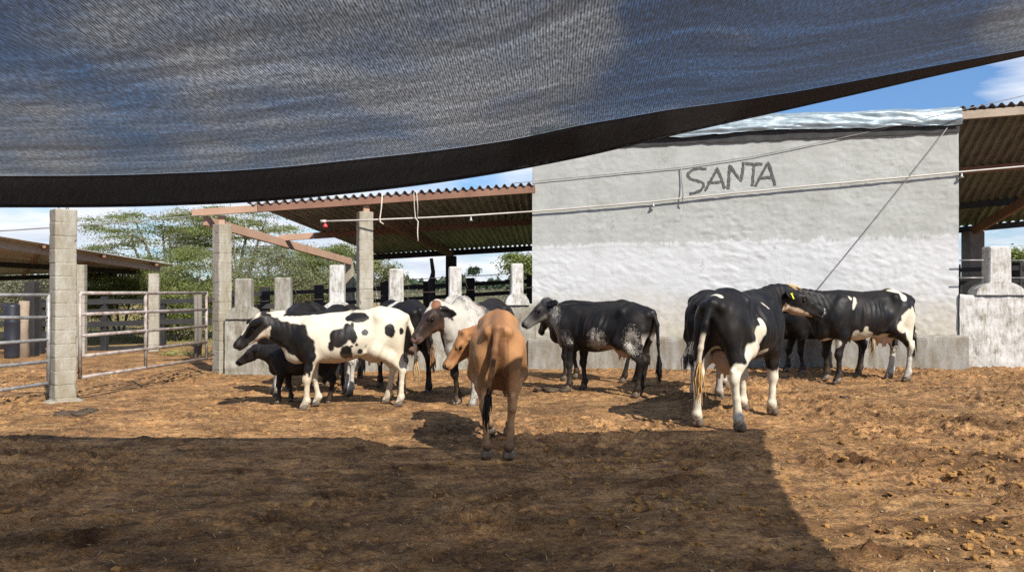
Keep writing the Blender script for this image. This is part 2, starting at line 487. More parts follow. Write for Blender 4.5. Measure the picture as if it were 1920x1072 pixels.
    for w in (1, -1):
        e0 = np.array([0.015, -0.055, w * 0.075]); dr, sw = ears; ax = np.array([-sw, -dr, w * 1.0]); ax /= np.linalg.norm(ax)
        q = H - e0; t_ = np.clip(q @ ax, 0.0, 0.24); pa.ear |= (np.linalg.norm(q - t_[:, None] * ax, axis=1) < 0.064) & (q @ ax > 0.035)
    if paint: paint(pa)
    # bare skin, nose and feet on every coat
    nose = getattr(pa, 'nose', (0.012, 0.011, 0.012))
    pa.hsph((0.455, -0.10, 0), (0.032, 0.055, 0.055), nose, ragged=0.03)
    for w in (1, -1): pa.hsph((0.455, -0.078, w * 0.036), (0.022, 0.014, 0.013), (0.008, 0.007, 0.007), ragged=0)
    root = empty(name, pos, math.radians(yaw)); root.scale = (scale,) * 3
    tag(root, label, category, group)
    me = bpy.data.meshes.new('cow_body'); me.from_pydata(V.tolist(), [], Q.tolist()); me.update()
    at1 = me.color_attributes.new('coat', 'FLOAT_COLOR', 'POINT')
    at1.data.foreach_set('color', np.concatenate([pa.c, np.ones((len(V), 1))], 1).astype(np.float32).ravel())
    at2 = me.attributes.new('speck', 'FLOAT', 'POINT'); at2.data.foreach_set('value', pa.sp.astype(np.float32))
    body = link('body', me, MAT['coat'], root, smooth=True)
    # eyes
    for w in (1, -1):
        e = link('eye', EYE_ME, None, root); e.location = hp_(0.150, -0.066, w * 0.090); e.scale = (hs,) * 3
    # hooves
    fx = [(0.525, 0.165), (0.525, -0.165), (-0.575, 0.155), (-0.575, -0.155)]
    for (x, y), (dx, dy) in zip(fx, feet):
        hf = link('hoof', HOOF_ME, None, root); hf.location = (x + dx, y + dy, 0)
    # tail switch: a brush of hair strands from the tail tip
    tip = Vector(tp[-1]); prev = Vector(tp[-2]); dirv = (tip - prev).normalized(); r = random.Random(hash(name + label) % 1000)
    mb = MB()
    for i in range(46):
        st = tip - dirv * r.uniform(0, 0.14) + Vector((r.gauss(0, 0.010), r.gauss(0, 0.010), 0))
        Ls = r.uniform(0.18, 0.36); g = Vector((r.gauss(0, 0.05), r.gauss(0, 0.05), -1)).normalized()
        p1 = st + (dirv * 0.5 + g * 0.5) * Ls * 0.5 + Vector((r.gauss(0, 0.014), r.gauss(0, 0.014), 0))
        p2 = p1 + g * Ls * 0.5 + Vector((r.gauss(0, 0.012) - p1.x * 0 , r.gauss(0, 0.012), 0))
        mb.tube([st, p1, p2], [0.007, 0.0075, 0.0015], n=4, cap=False)
    me = bpy.data.meshes.new('tail_switch'); me.from_pydata(mb.v, [], mb.f); me.update()
    link('tail_switch', me, hair_mat(switch), root, smooth=True)
    if poll_tuft is not None:
        mb = MB()
        for i in range(420):
            a = r.uniform(0, 6.28); q = math.sqrt(r.random())
            b = hp_(0.01 + 0.060 * q * math.cos(a), 0.025, 0.055 * q * math.sin(a))
            d = (u * (1.05 - 0.55 * q) + f * (0.25 + 0.5 * q * math.cos(a)) + s * 0.5 * q * math.sin(a)) * r.uniform(0.040, 0.058)
            mb.tube([b - u * 0.02, b + d * 0.6, b + d * 0.85 + f * 0.02], [0.008, 0.007, 0.002], n=4, cap=False)
        me = bpy.data.meshes.new('poll_tuft'); me.from_pydata(mb.v, [], mb.f); me.update()
        link('poll_tuft', me, hair_mat(poll_tuft), root, smooth=True)
    if eartag is not None:
        w = eartag
        dr, sw = ears
        ax = np.array([-sw, -dr, w * 1.0]); ax /= np.linalg.norm(ax)
        fa, ua, sa = rot_axes(ax, np.array([0.75, 0.65, 0]))
        c = hp_(*(np.array([0.015, -0.055, w * 0.075]) + ax * 0.12 + ua * 0.022))
        A, U, S_ = HR.T @ fa, HR.T @ ua, HR.T @ sa
        R = Matrix((tuple(S_), tuple(U), tuple(A))).transposed()
        down = Vector((0, 0, -1)); U_ = Vector(U); dn = (down - U_ * down.dot(U_)).normalized(); sd = U_.cross(dn)
        R = Matrix((sd, U_, dn)).transposed()
        mb = MB(); mb.box(Vector(c) + dn * 0.028, (0.046, 0.005, 0.066), R=R, bev=0.002); mb.tube([Vector(c) - U_ * 0.012, Vector(c) + U_ * 0.012], 0.010, n=10)
        me = bpy.data.meshes.new('ear_tag'); me.from_pydata(mb.v, [], mb.f); me.update()
        link('ear_tag', me, MAT['tag_yellow'], root)
    return root

def build_shared_cow_parts():
    global EYE_ME, HOOF_ME
    mb = MB(); mb.lathe((0, 0, 0), [(0.0225 * math.sin(math.pi * i / 10) + 1e-4, -0.0225 * math.cos(math.pi * i / 10)) for i in range(11)], n=16)
    EYE_ME = bpy.data.meshes.new('eye'); EYE_ME.from_pydata(mb.v, [], mb.f); EYE_ME.materials.append(MAT['eye'])
    EYE_ME.polygons.foreach_set('use_smooth', [True] * len(EYE_ME.polygons))
    F = Field()
    for sg in (1, -1):
        F.cone((-0.025, sg * 0.026, 0.035), (0.042, sg * 0.021, 0.012), 0.034, 0.020, k=0.012)
        F.cone((-0.03, sg * 0.026, 0.07), (0.0, sg * 0.026, 0.04), 0.030, 0.034, k=0.02)
    F.cone((0.0, 0, 0.06), (0.075, 0, 0.0), 0.004, 0.004, k=0.006, sub=True)
    F.ell((0, 0, -0.2), (0.4, 0.4, 0.2), k=0.004, sub=True)
    V, Q = F.mesh(0.007)
    HOOF_ME = bpy.data.meshes.new('hoof'); HOOF_ME.from_pydata(V.tolist(), [], Q.tolist()); HOOF_ME.materials.append(MAT['hoof'])
    HOOF_ME.polygons.foreach_set('use_smooth', [True] * len(HOOF_ME.polygons))

HAIR = {}
def hair_mat(col):
    if col not in HAIR:
        t = NT('switch_hair'); n = t.noise(t.coord('Object', (60, 60, 6)), 3)
        HAIR[col] = t.set(t.mix(n, tuple(c * 0.75 for c in col), tuple(min(1, c * 1.2) for c in col)), 0.6, spec=0.3)
    return HAIR[col]

MAT = {}
def cow_materials():
    t = NT('cow_coat'); at_ = t.N('ShaderNodeAttribute', attribute_name='coat'); sp = t.N('ShaderNodeAttribute', attribute_name='speck')
    co = t.coord('Object')
    fine = t.noise(t.coord('Object', (1, 1, 0.55)), 75, 3, 0.7); big = t.noise(co, 11, 3)
    th = t.math('ADD', t.math('ADD', t.math('MULTIPLY', fine, 1.0), t.math('MULTIPLY', big, 0.5)), t.math('MULTIPLY', sp.outputs['Fac'], 0.36))
    m = t.math('MULTIPLY', t.ramp(th, [(0.0, 0.0), (0.80, 0.0), (1.02, 0.9)]), t.math('GREATER_THAN', sp.outputs['Fac'], 0.01))
    hairn = t.noise(t.coord('Object', (1, 1, 0.35)), 120, 2, 0.7)
    mott = t.noise(co, 7, 5, 0.6)
    c = t.mix(m, at_.outputs['Color'], (0.46, 0.43, 0.37))
    v = t.math('MULTIPLY', t.math('MULTIPLY_ADD', hairn, 0.35, 0.83), t.math('MULTIPLY_ADD', mott, 0.30, 0.85))
    hs = t.N('ShaderNodeVectorMath', operation='SCALE'); t.L(c, hs.inputs[0]); t.L(v, hs.inputs['Scale'])
    # dried mud low on the legs
    sx = t.N('ShaderNodeSeparateXYZ'); t.L(co, sx.inputs[0])
    mud = t.math('MULTIPLY', t.ramp(sx.outputs['Z'], [(0.0, 0.75), (0.10, 0.45), (0.32, 0.0)]), t.ramp(t.noise(co, 16, 4), [(0.42, 0.0), (0.60, 1.0)]))
    col = t.mix(mud, hs.outputs[0], (0.13, 0.080, 0.042))
    # dust rubbed over the flanks and belly
    du = t.math('MULTIPLY', t.ramp(t.noise(t.coord('Object', (1, 1, 0.6)), 4.5, 7, 0.72), [(0.50, 0.0), (0.72, 0.16)]), t.ramp(sx.outputs['Z'], [(0.55, 1.0), (1.0, 0.35)]))
    col = t.mix(du, col, (0.20, 0.135, 0.075))
    sun = t.math('MULTIPLY', t.ramp(t.noise(t.coord('Object', (1, 1, 0.5)), 3.0, 6, 0.7, 0.6), [(0.46, 0.0), (0.68, 0.045)]), 1.0)
    col = t.mix(sun, col, (0.30, 0.18, 0.10))
    t.bump(t.math('ADD', t.math('MULTIPLY', hairn, 0.35), t.math('ADD', mott, t.math('MULTIPLY', t.noise(t.coord('Object', (1, 1, 0.3)), 26, 4, 0.65), 0.6))), 0.45, 0.012)
    t.set(col, t.ramp(mott, [(0.3, 0.40), (0.7, 0.66)]), spec=0.20)
    
    MAT['coat'] = t.m
    t = NT('eye_dark'); MAT['eye'] = t.set((0.008, 0.006, 0.005), 0.08, spec=0.6)
    t = NT('hoof_horn'); n = t.noise(t.coord('Object', (20, 20, 60)), 2); MAT['hoof'] = t.set(t.mix(n, (0.060, 0.046, 0.034), (0.20, 0.150, 0.105)), 0.55)
    t = NT('tag_yellow'); n = t.noise(t.coord('Object'), 40); MAT['tag_yellow'] = t.set(t.mix(n, (0.80, 0.72, 0.02), (0.66, 0.62, 0.03)), 0.4)
# ---------------------------------------------------------------- numpy lattice noise
def vnoise2(x, y, seed=0):
    r = np.random.default_rng(seed); T = r.random((256, 256)).astype(np.float32)
    xi = np.floor(x).astype(int); yi = np.floor(y).astype(int); fx = x - xi; fy = y - yi
    fx = fx * fx * (3 - 2 * fx); fy = fy * fy * (3 - 2 * fy)
    a = T[xi & 255, yi & 255]; b = T[(xi + 1) & 255, yi & 255]; c = T[xi & 255, (yi + 1) & 255]; d = T[(xi + 1) & 255, (yi + 1) & 255]
    return (a * (1 - fx) + b * fx) * (1 - fy) + (c * (1 - fx) + d * fx) * fy
def fbm2(x, y, f, octv, seed=0, gain=0.5, lac=2.03):
    o = np.zeros(np.broadcast(x, y).shape); amp = 1.0; t = 0
    for k in range(octv):
        o += amp * (vnoise2(x * f + 17.3 * k, y * f - 9.1 * k, seed + k) - 0.5); t += amp; amp *= gain; f *= lac
    return o / t * 2

def grid_mesh(name, X, Y, Z, flip=False):
    """quads from 2-D arrays"""
    n, m = X.shape
    V = np.stack([X, Y, Z], -1).reshape(-1, 3)
    i = np.arange(n * m).reshape(n, m)
    Q = np.stack([i[:-1, :-1], i[1:, :-1], i[1:, 1:], i[:-1, 1:]], -1).reshape(-1, 4)
    if flip: Q = Q[:, ::-1]
    me = bpy.data.meshes.new(name)
    me.vertices.add(len(V)); me.vertices.foreach_set('co', V.astype(np.float32).ravel())
    me.loops.add(Q.size); me.loops.foreach_set('vertex_index', Q.astype(np.int32).ravel())
    me.polygons.add(len(Q)); me.polygons.foreach_set('loop_start', np.arange(0, Q.size, 4, dtype=np.int32))
    me.update(calc_edges=True); me.validate()
    me.polygons.foreach_set('use_smooth', [True] * len(Q))
    return me

# ---------------------------------------------------------------- materials
def setting_materials():
    # yard soil
    t = NT('yard_soil'); co = t.coord('Object')
    big = t.noise(co, 0.35, 4, 0.6); mid = t.noise(co, 2.2, 6, 0.65); fine = t.noise(co, 26, 6, 0.7)
    str_ = t.noise(t.coord('Object', (5, 22, 5)), 3.0, 5, 0.7, 0.6)
    base = t.ramp(mid, [(0.25, (0.269, 0.137, 0.051)), (0.42, (0.429, 0.230, 0.093)), (0.58, (0.555, 0.317, 0.135)), (0.80, (0.589, 0.402, 0.187))])
    dark = t.ramp(t.noise(co, 0.8, 6, 0.62, 0.4), [(0.52, 0.0), (0.68, 0.75)])
    c = t.mix(dark, base, (0.153, 0.085, 0.042))
    c = t.mix(t.ramp(big, [(0.40, 0.0), (0.65, 0.35)]), c, (0.550, 0.280, 0.110))
    red = t.ramp(t.noise(co, 1.1, 8, 0.70, 0.8), [(0.46, 0.0), (0.68, 0.60)])
    c = t.mix(red, c, (0.232, 0.125, 0.064))
    wide = t.ramp(t.noise(t.coord('Object', (0.8, 1.4, 1)), 2.4, 8, 0.74, 0.5), [(0.50, 0.0), (0.68, 0.6)])
    c = t.mix(wide, c, (0.148, 0.088, 0.051))
    chaff = t.ramp(t.noise(t.coord('Object', (30, 75, 30)), 2.0, 3, 0.8), [(0.60, 0.0), (0.70, 0.55)])
    c = t.mix(chaff, c, (0.572, 0.423, 0.228))
    rag = t.ramp(t.noise(t.coord('Object', (1, 1.7, 1)), 4.2, 10, 0.78, 0.6), [(0.48, 0.0), (0.57, 0.72)])
    c = t.mix(rag, c, (0.116, 0.063, 0.035))
    flk = t.ramp(t.noise(t.coord('Object', (1, 1.9, 1)), 8.5, 9, 0.78, 0.4), [(0.54, 0.0), (0.70, 0.42)])
    c = t.mix(flk, c, (0.536, 0.399, 0.259))
    da = t.N('ShaderNodeAttribute', attribute_name='dung')
    c = t.mix(t.math('MULTIPLY', da.outputs['Fac'], 0.85, clamp=True), c, (0.116, 0.058, 0.027))
    pit_shade = t.mix(1.0, t.ramp(fine, [(0.30, 0.46), (0.56, 1.06)]), t.ramp(t.noise(t.coord('Object', (40, 90, 40)), 1.0, 4, 0.7, 0.8), [(0.34, 0.48), (0.52, 1.05)]), 'MULTIPLY')  # crevice shade painted into the soil colour, following the bump noise
    c = t.mix(1.0, c, pit_shade, 'MULTIPLY')
    # beyond the pen: dry straw-coloured ground, then green pasture
    sep = t.N('ShaderNodeSeparateXYZ'); t.L(co, sep.inputs[0])
    edge = t.math('ADD', sep.outputs['Y'], t.math('MULTIPLY', t.noise(co, 0.25, 4), 5.0))
    gr = t.ramp(t.noise(co, 0.9, 7, 0.75), [(0.30, (0.070, 0.085, 0.018)), (0.55, (0.145, 0.170, 0.036)), (0.75, (0.235, 0.225, 0.075))])
    dry = t.ramp(t.noise(co, 1.4, 6, 0.7), [(0.35, (0.20, 0.150, 0.058)), (0.65, (0.36, 0.285, 0.13))])
    left = t.math('MULTIPLY_ADD', sep.outputs['X'], -0.25, -1.0, clamp=True)
    gr = t.mix(left, gr, dry)
    mp = t.N('ShaderNodeMapRange'); mp.inputs[1].default_value = 23.0; mp.inputs[2].default_value = 26.0; t.L(edge, mp.inputs[0])
    c = t.mix(mp.outputs[0], c, gr)
    far = t.N('ShaderNodeMapRange'); far.inputs[1].default_value = 70; far.inputs[2].default_value = 100; t.L(edge, far.inputs[0])
    c = t.mix(far.outputs[0], c, t.ramp(t.noise(co, 0.5, 6), [(0.3, (0.11, 0.10, 0.06)), (0.7, (0.20, 0.175, 0.10))]))
    h = t.math('ADD', t.math('ADD', t.math('MULTIPLY', fine, 0.7), t.math('MULTIPLY', str_, 0.8)), t.math('MULTIPLY', t.noise(t.coord('Object', (40, 90, 40)), 1.0, 4, 0.7, 0.8), 0.6))
    smooth = t.ramp(t.noise(t.coord('Object', (0.8, 1.2, 1)), 1.3, 5, 0.65, 0.5), [(0.40, 0.30), (0.60, 1.15)])
    t.bump(t.math('MULTIPLY', h, smooth), 1.0, 0.04); MAT['soil'] = t.set(c, 0.92, spec=0.15)
    # dung / clods / chaff
    t = NT('dark_dung'); n = t.noise(t.coord('Object'), 14, 6, 0.7); t.bump(n, 0.6, 0.02)
    MAT['dung'] = t.set(t.ramp(n, [(0.3, (0.035, 0.024, 0.016)), (0.7, (0.11, 0.075, 0.045))]), 0.75)
    t = NT('soil_clod'); n = t.noise(t.coord('Object'), 9, 5, 0.7); t.bump(t.noise(t.coord('Object'), 60, 3), 0.5, 0.01)
    MAT['clod'] = t.set(t.ramp(n, [(0.3, (0.17, 0.085, 0.030)), (0.7, (0.46, 0.26, 0.095))]), 0.95, spec=0.1)
    t = NT('pale_chaff'); n = t.noise(t.coord('Object'), 5, 3); MAT['chaff'] = t.set(t.ramp(n, [(0.3, (0.26, 0.18, 0.09)), (0.7, (0.50, 0.38, 0.22))]), 0.85, spec=0.2)
    t = NT('pebble'); n = t.noise(t.coord('Object'), 5, 3); MAT['pebble'] = t.set(t.ramp(n, [(0.3, (0.30, 0.25, 0.19)), (0.7, (0.55, 0.50, 0.42))]), 0.85, spec=0.2)
    # concrete blocks
    def concrete(name, a, b, stain, sc=3.0, bs=0.35):
        t = NT(name); co = t.coord('Object'); n = t.noise(co, sc, 6, 0.65); f = t.noise(co, 55, 4, 0.7)
        st = t.ramp(t.noise(t.coord('Object', (3, 3, 0.9)), 1.6, 8, 0.75), [(0.42, 0.0), (0.62, 0.9)])
        c = t.mix(st, t.ramp(n, [(0.3, a), (0.7, b)]), stain)
        c = t.mix(1.0, c, t.ramp(f, [(0.2, 0.72), (0.65, 1.05)]), 'MULTIPLY')
        t.bump(t.math('ADD', f, t.math('MULTIPLY', n, 1.5)), bs, 0.012); MAT[name] = t.set(c, 0.9, spec=0.2)
        return t
    concrete('block_grey', (0.32, 0.30, 0.25), (0.45, 0.42, 0.35), (0.26, 0.22, 0.15))
    concrete('mortar', (0.30, 0.275, 0.22), (0.42, 0.38, 0.31), (0.22, 0.19, 0.14), 8)
    concrete('old_render', (0.28, 0.265, 0.225), (0.45, 0.43, 0.375), (0.17, 0.145, 0.10), 2.6, 1.0)
    concrete('trough_concrete', (0.26, 0.25, 0.225), (0.38, 0.365, 0.33), (0.19, 0.155, 0.105), 2.0, 0.6)
    # whitewash, worn
    t = NT('whitewash'); co = t.coord('Object'); n = t.noise(co, 5, 8, 0.75); v = t.noise(t.coord('Object', (9, 9, 2.0)), 2.2, 6, 0.75)
    c = t.ramp(t.math('ADD', t.math('MULTIPLY', n, 0.5), t.math('MULTIPLY', v, 0.5)), [(0.40, (0.25, 0.225, 0.175)), (0.47, (0.42, 0.40, 0.36)), (0.54, (0.55, 0.54, 0.515)), (0.66, (0.60, 0.595, 0.575))])
    t.bump(t.math('ADD', n, v), 0.55, 0.02); MAT['whitewash'] = t.set(c, 0.85, spec=0.2)
    # the plastered wall: bare grey render above, limewash below, dirt near the foot
    t = NT('wall_plaster'); co = t.coord('Object'); sep = t.N('ShaderNodeSeparateXYZ'); t.L(co, sep.inputs[0])
    wob = t.math('MULTIPLY', t.math('SUBTRACT', t.noise(t.coord('Object', (2.2, 1, 1)), 1.5, 10, 0.80), 0.5), 0.85)
    line = t.math('SUBTRACT', t.math('SUBTRACT', sep.outputs['Z'], t.math('MULTIPLY_ADD', sep.outputs['X'], 0.018, 2.50)), wob)
    up = t.N('ShaderNodeMapRange'); up.inputs[1].default_value = -0.03; up.inputs[2].default_value = 0.03; t.L(line, up.inputs[0])
    n = t.noise(co, 1.3, 7, 0.68); f = t.noise(co, 22, 5, 0.65)
    grey = t.ramp(n, [(0.30, (0.315, 0.32, 0.297)), (0.55, (0.38, 0.387, 0.365)), (0.75, (0.42, 0.425, 0.405))])
    brk = t.N('ShaderNodeTexBrick'); brk.inputs['Scale'].default_value = 1.0; brk.inputs['Brick Width'].default_value = 0.4; brk.inputs['Row Height'].default_value = 0.2
    brk.inputs['Mortar Size'].default_value = 0.02; brk.inputs['Mortar Smooth'].default_value = 1.0
    brk.inputs['Color1'].default_value = (1, 1, 1, 1); brk.inputs['Color2'].default_value = (0.97, 0.97, 0.97, 1); brk.inputs['Mortar'].default_value = (0.90, 0.90, 0.89, 1)
    mpp = t.N('ShaderNodeMapping'); mpp.inputs['Rotation'].default_value = (math.pi / 2, 0, 0); t.L(co, mpp.inputs['Vector']); t.L(mpp.outputs[0], brk.inputs['Vector'])
    grey = t.mix(t.ramp(t.noise(co, 0.8, 3), [(0.4, 0.25), (0.65, 1.0)]), grey, t.mix(1.0, grey, brk.outputs['Color'], 'MULTIPLY'))
    lime = t.ramp(n, [(0.28, (0.43, 0.43, 0.415)), (0.5, (0.495, 0.502, 0.505)), (0.75, (0.53, 0.535, 0.54))])
    c = t.mix(up.outputs[0], lime, grey)
    dz = t.math('ADD', sep.outputs['Z'], t.math('MULTIPLY', t.noise(co, 2.5, 6, 0.7), -1.3))
    dirt = t.ramp(dz, [(0.0, 0.85), (0.45, 0.55), (0.95, 0.0)])
    c = t.mix(dirt, c, t.ramp(t.noise(co, 6, 5), [(0.35, (0.34, 0.30, 0.225)), (0.65, (0.47, 0.43, 0.345))]))
    # run-down streaks from the roof edge and splashes at cow height
    drip = t.math('MULTIPLY', t.ramp(t.noise(t.coord('Object', (3.1, 1, 0.30)), 1.6, 7, 0.72, 0.4), [(0.54, 0.0), (0.76, 0.26)]), t.ramp(sep.outputs['Z'], [(0.0, 0.1), (0.6, 0.25), (1.0, 1.0)]))
    c = t.mix(drip, c, (0.235, 0.232, 0.20))
    rub = t.math('MULTIPLY', t.ramp(t.noise(t.coord('Object', (1.4, 1, 2.0)), 1.9, 7, 0.72), [(0.50, 0.0), (0.70, 0.75)]), t.ramp(t.math('MULTIPLY', sep.outputs['Z'], 0.4), [(0.10, 0.3), (0.24, 1.0), (0.50, 0.8), (0.72, 0.0)]))
    c = t.mix(rub, c, (0.345, 0.325, 0.275))
    crk = t.N('ShaderNodeTexVoronoi', feature='DISTANCE_TO_EDGE'); crk.inputs['Scale'].default_value = 0.9
    wv = t.N('ShaderNodeVectorMath', operation='ADD'); t.L(co, wv.inputs[0]); wn = t.N('ShaderNodeTexNoise'); wn.inputs['Scale'].default_value = 2.5; wn.inputs['Detail'].default_value = 6; t.L(co, wn.inputs['Vector']); t.L(wn.outputs['Color'], wv.inputs[1]); t.L(wv.outputs[0], crk.inputs['Vector'])
    ck = t.math('MULTIPLY', t.ramp(crk.outputs['Distance'], [(0.0, 0.55), (0.010, 0.0)]), t.ramp(t.noise(co, 0.9, 2), [(0.52, 0.0), (0.60, 1.0)]))
    c = t.mix(ck, c, (0.16, 0.155, 0.14))
    spot = t.ramp(t.noise(co, 7, 2, 0.5), [(0.77, 0.0), (0.79, 0.7)])
    c = t.mix(spot, c, (0.25, 0.24, 0.21))
    t.bump(t.math('ADD', t.math('MULTIPLY', f, 0.5), n), 0.45, 0.02); MAT['plaster'] = t.set(c, 0.88, spec=0.2)
    t = NT('wall_shadow_band'); n = t.noise(t.coord('Object'), 4, 5); MAT['bitumen_shadow'] = t.set(t.ramp(n, [(0.3, (0.020, 0.020, 0.021)), (0.7, (0.055, 0.054, 0.052))]), 0.8)
    t = NT('wall_letter_paint'); n = t.noise(t.coord('Object'), 18, 5, 0.7); MAT['letter'] = t.set(t.ramp(n, [(0.30, (0.055, 0.057, 0.056)), (0.55, (0.095, 0.098, 0.093)), (0.70, (0.19, 0.19, 0.175))]), 0.85, spec=0.2)
    # metal sheet, timber, pipes
    t = NT('roof_sheet'); co = t.coord('Object'); n = t.noise(t.coord('Object', (3, 0.6, 3)), 1.5, 5, 0.6)
    c = t.ramp(n, [(0.3, (0.17, 0.162, 0.165)), (0.5, (0.28, 0.268, 0.272)), (0.75, (0.42, 0.41, 0.42))])
    MAT['sheet'] = t.set(c, 0.55, spec=0.4); t.b.inputs['Metallic'].default_value = 0.25
    t = NT('roof_sheet_light'); n = t.noise(t.coord('Object', (3, 0.6, 3)), 1.5, 5, 0.6)
    c = t.ramp(n, [(0.3, (0.33, 0.31, 0.28)), (0.7, (0.52, 0.50, 0.47))]); MAT['sheet_light'] = t.set(c, 0.5, 0.2)
    t = NT('roof_sheet_grey'); n = t.noise(t.coord('Object', (3, 0.6, 3)), 1.5, 5, 0.6)
    c = t.ramp(n, [(0.3, (0.085, 0.083, 0.083)), (0.7, (0.20, 0.195, 0.19))]); MAT['sheet_grey'] = t.set(c, 0.5, 0.3)
    def wood(name, a, b, sc=(1, 1, 1)):
        t = NT(name); co = t.coord('Object'); n = t.noise(co, 2.0, 5, 0.65); g = t.noise(t.coord('Object', (6, 6, 25)), 2, 4, 0.7)
        c = t.ramp(t.math('ADD', t.math('MULTIPLY', n, 0.6), t.math('MULTIPLY', g, 0.4)), [(0.3, a), (0.7, b)])
        t.bump(g, 0.35, 0.01); MAT[name] = t.set(c, 0.75, spec=0.25)
    wood('red_timber', (0.155, 0.078, 0.052), (0.28, 0.155, 0.105))
    wood('pink_timber', (0.31, 0.185, 0.125), (0.46, 0.305, 0.215))
    wood('grey_timber', (0.26, 0.20, 0.15), (0.42, 0.35, 0.275))
    wood('dark_timber', (0.012, 0.013, 0.015), (0.050, 0.047, 0.045))
    wood('weathered_timber', (0.10, 0.088, 0.075), (0.23, 0.205, 0.175))
    wood('pale_post', (0.17, 0.125, 0.085), (0.38, 0.30, 0.22))
    t = NT('rusty_pipe'); n = t.noise(t.coord('Object'), 7, 6, 0.7); t.bump(n, 0.3, 0.005)
    MAT['rust'] = t.set(t.ramp(n, [(0.35, (0.20, 0.135, 0.105)), (0.50, (0.33, 0.275, 0.24)), (0.66, (0.46, 0.42, 0.385))]), 0.6, 0.15)
    t = NT('galvanised'); n = t.noise(t.coord('Object'), 9, 6, 0.7); t.bump(n, 0.2, 0.004)
    MAT['galv'] = t.set(t.ramp(n, [(0.32, (0.19, 0.17, 0.145)), (0.5, (0.34, 0.335, 0.325)), (0.7, (0.47, 0.475, 0.48))]), 0.45, 0.35)
    t = NT('rebar_iron'); n = t.noise(t.coord('Object'), 20, 3); MAT['iron'] = t.set(t.ramp(n, [(0.3, (0.035, 0.026, 0.020)), (0.7, (0.12, 0.085, 0.06))]), 0.7, 0.3)
    t = NT('plastic_pipe'); n = t.noise(t.coord('Object'), 3, 4); MAT['pvc'] = t.set(t.ramp(n, [(0.3, (0.40, 0.365, 0.315)), (0.7, (0.54, 0.51, 0.46))]), 0.4)
    t = NT('rope_fibre'); n = t.noise(t.coord('Object', (40, 40, 40)), 2, 3); t.bump(n, 0.5, 0.004); MAT['rope'] = t.set(t.ramp(n, [(0.3, (0.50, 0.44, 0.34)), (0.7, (0.74, 0.69, 0.60))]), 0.9, spec=0.1)
    t = NT('wire_dark'); n = t.noise(t.coord('Object'), 6, 3); MAT['wire'] = t.set(t.ramp(n, [(0.3, (0.16, 0.155, 0.15)), (0.7, (0.34, 0.33, 0.31))]), 0.6, 0.2)
    t = NT('nozzle_red'); n = t.noise(t.coord('Object'), 9, 3); MAT['red'] = t.set(t.mix(n, (0.50, 0.03, 0.05), (0.72, 0.09, 0.10)), 0.4)
    t = NT('drum_plastic'); n = t.noise(t.coord('Object'), 3, 4); MAT['drum'] = t.set(t.mix(n, (0.008, 0.009, 0.013), (0.035, 0.037, 0.048)), 0.45)
    t = NT('silver_tarp'); n = t.noise(t.coord('Object'), 3, 6, 0.7); t.bump(t.noise(t.coord('Object', (0.7, 3, 2)), 7, 4, 0.55), 0.3, 0.03)
    MAT['tarp'] = t.set(t.ramp(n, [(0.3, (0.17, 0.225, 0.26)), (0.7, (0.32, 0.38, 0.41))]), 0.42, 0.2)
    t = NT('fodder_green'); n = t.noise(t.coord('Object'), 14, 4, 0.7); MAT['fodder'] = t.set(t.ramp(n, [(0.3, (0.12, 0.15, 0.03)), (0.7, (0.36, 0.37, 0.12))]), 0.8)
    # shade cloth: dark knitted tape with open gaps, clear through the gaps
    t = NT('shade_mesh'); uv = t.N('ShaderNodeTexCoord').outputs['UV']
    def uvm(sc):
        mp = t.N('ShaderNodeMapping'); mp.inputs['Scale'].default_value = sc; t.L(uv, mp.inputs['Vector']); return mp.outputs['Vector']
    su = t.N('ShaderNodeSeparateXYZ'); t.L(uv, su.inputs[0])
    thr = t.math('MULTIPLY_ADD', t.math('SINE', t.math('ADD', t.math('MULTIPLY', su.outputs['X'], 430.0), t.math('MULTIPLY', t.noise(uvm((3, 1.5, 1)), 1.0, 2, 0.5), 16.0))), 0.30, 0.52)
    grain = t.noise(uvm((75, 17, 1)), 1.0, 3, 0.7); streak = t.noise(uvm((0.55, 4.2, 1)), 1.0, 6, 0.65, 0.6)
    fac = t.math('MULTIPLY', t.math('ADD', t.math('MULTIPLY', t.ramp(thr, [(0.30, 0.0), (0.72, 1.0)]), 0.42), t.math('MULTIPLY', t.ramp(grain, [(0.40, 0.0), (0.50, 0.40), (0.64, 1.3)]), 0.50)), t.ramp(streak, [(0.30, 0.40), (0.50, 0.85), (0.68, 1.55)]))
    tr = t.N('ShaderNodeBsdfTransparent')
    df = t.N('ShaderNodeBsdfPrincipled'); df.inputs['Base Color'].default_value = (0.026, 0.026, 0.029, 1); df.inputs['Roughness'].default_value = 0.55
    tl = t.N('ShaderNodeBsdfTranslucent'); tl.inputs['Color'].default_value = (0.045, 0.044, 0.045, 1)
    m1 = t.N('ShaderNodeMixShader'); m1.inputs[0].default_value = 0.5; t.L(df.outputs[0], m1.inputs[1]); t.L(tl.outputs[0], m1.inputs[2])
    m2 = t.N('ShaderNodeMixShader'); t.L(t.math('MULTIPLY', fac, 0.33), m2.inputs[0]); t.L(m1.outputs[0], m2.inputs[1]); t.L(tr.outputs[0], m2.inputs[2])
    t.L(m2.outputs[0], t.out.inputs['Surface']); MAT['shade'] = t.m
    hm = MAT['shade'].copy(); hm.name = 'shade_hem'; MAT['hem'] = hm
    for nd in hm.node_tree.nodes:
        if nd.type == 'MATH' and nd.operation == 'MULTIPLY' and abs(nd.inputs[1].default_value - 0.33) < 1e-6 and not nd.inputs[1].is_linked: nd.inputs[1].default_value = 0.09
        if nd.type == 'BSDF_PRINCIPLED': nd.inputs['Base Color'].default_value = (0.080, 0.080, 0.084, 1)
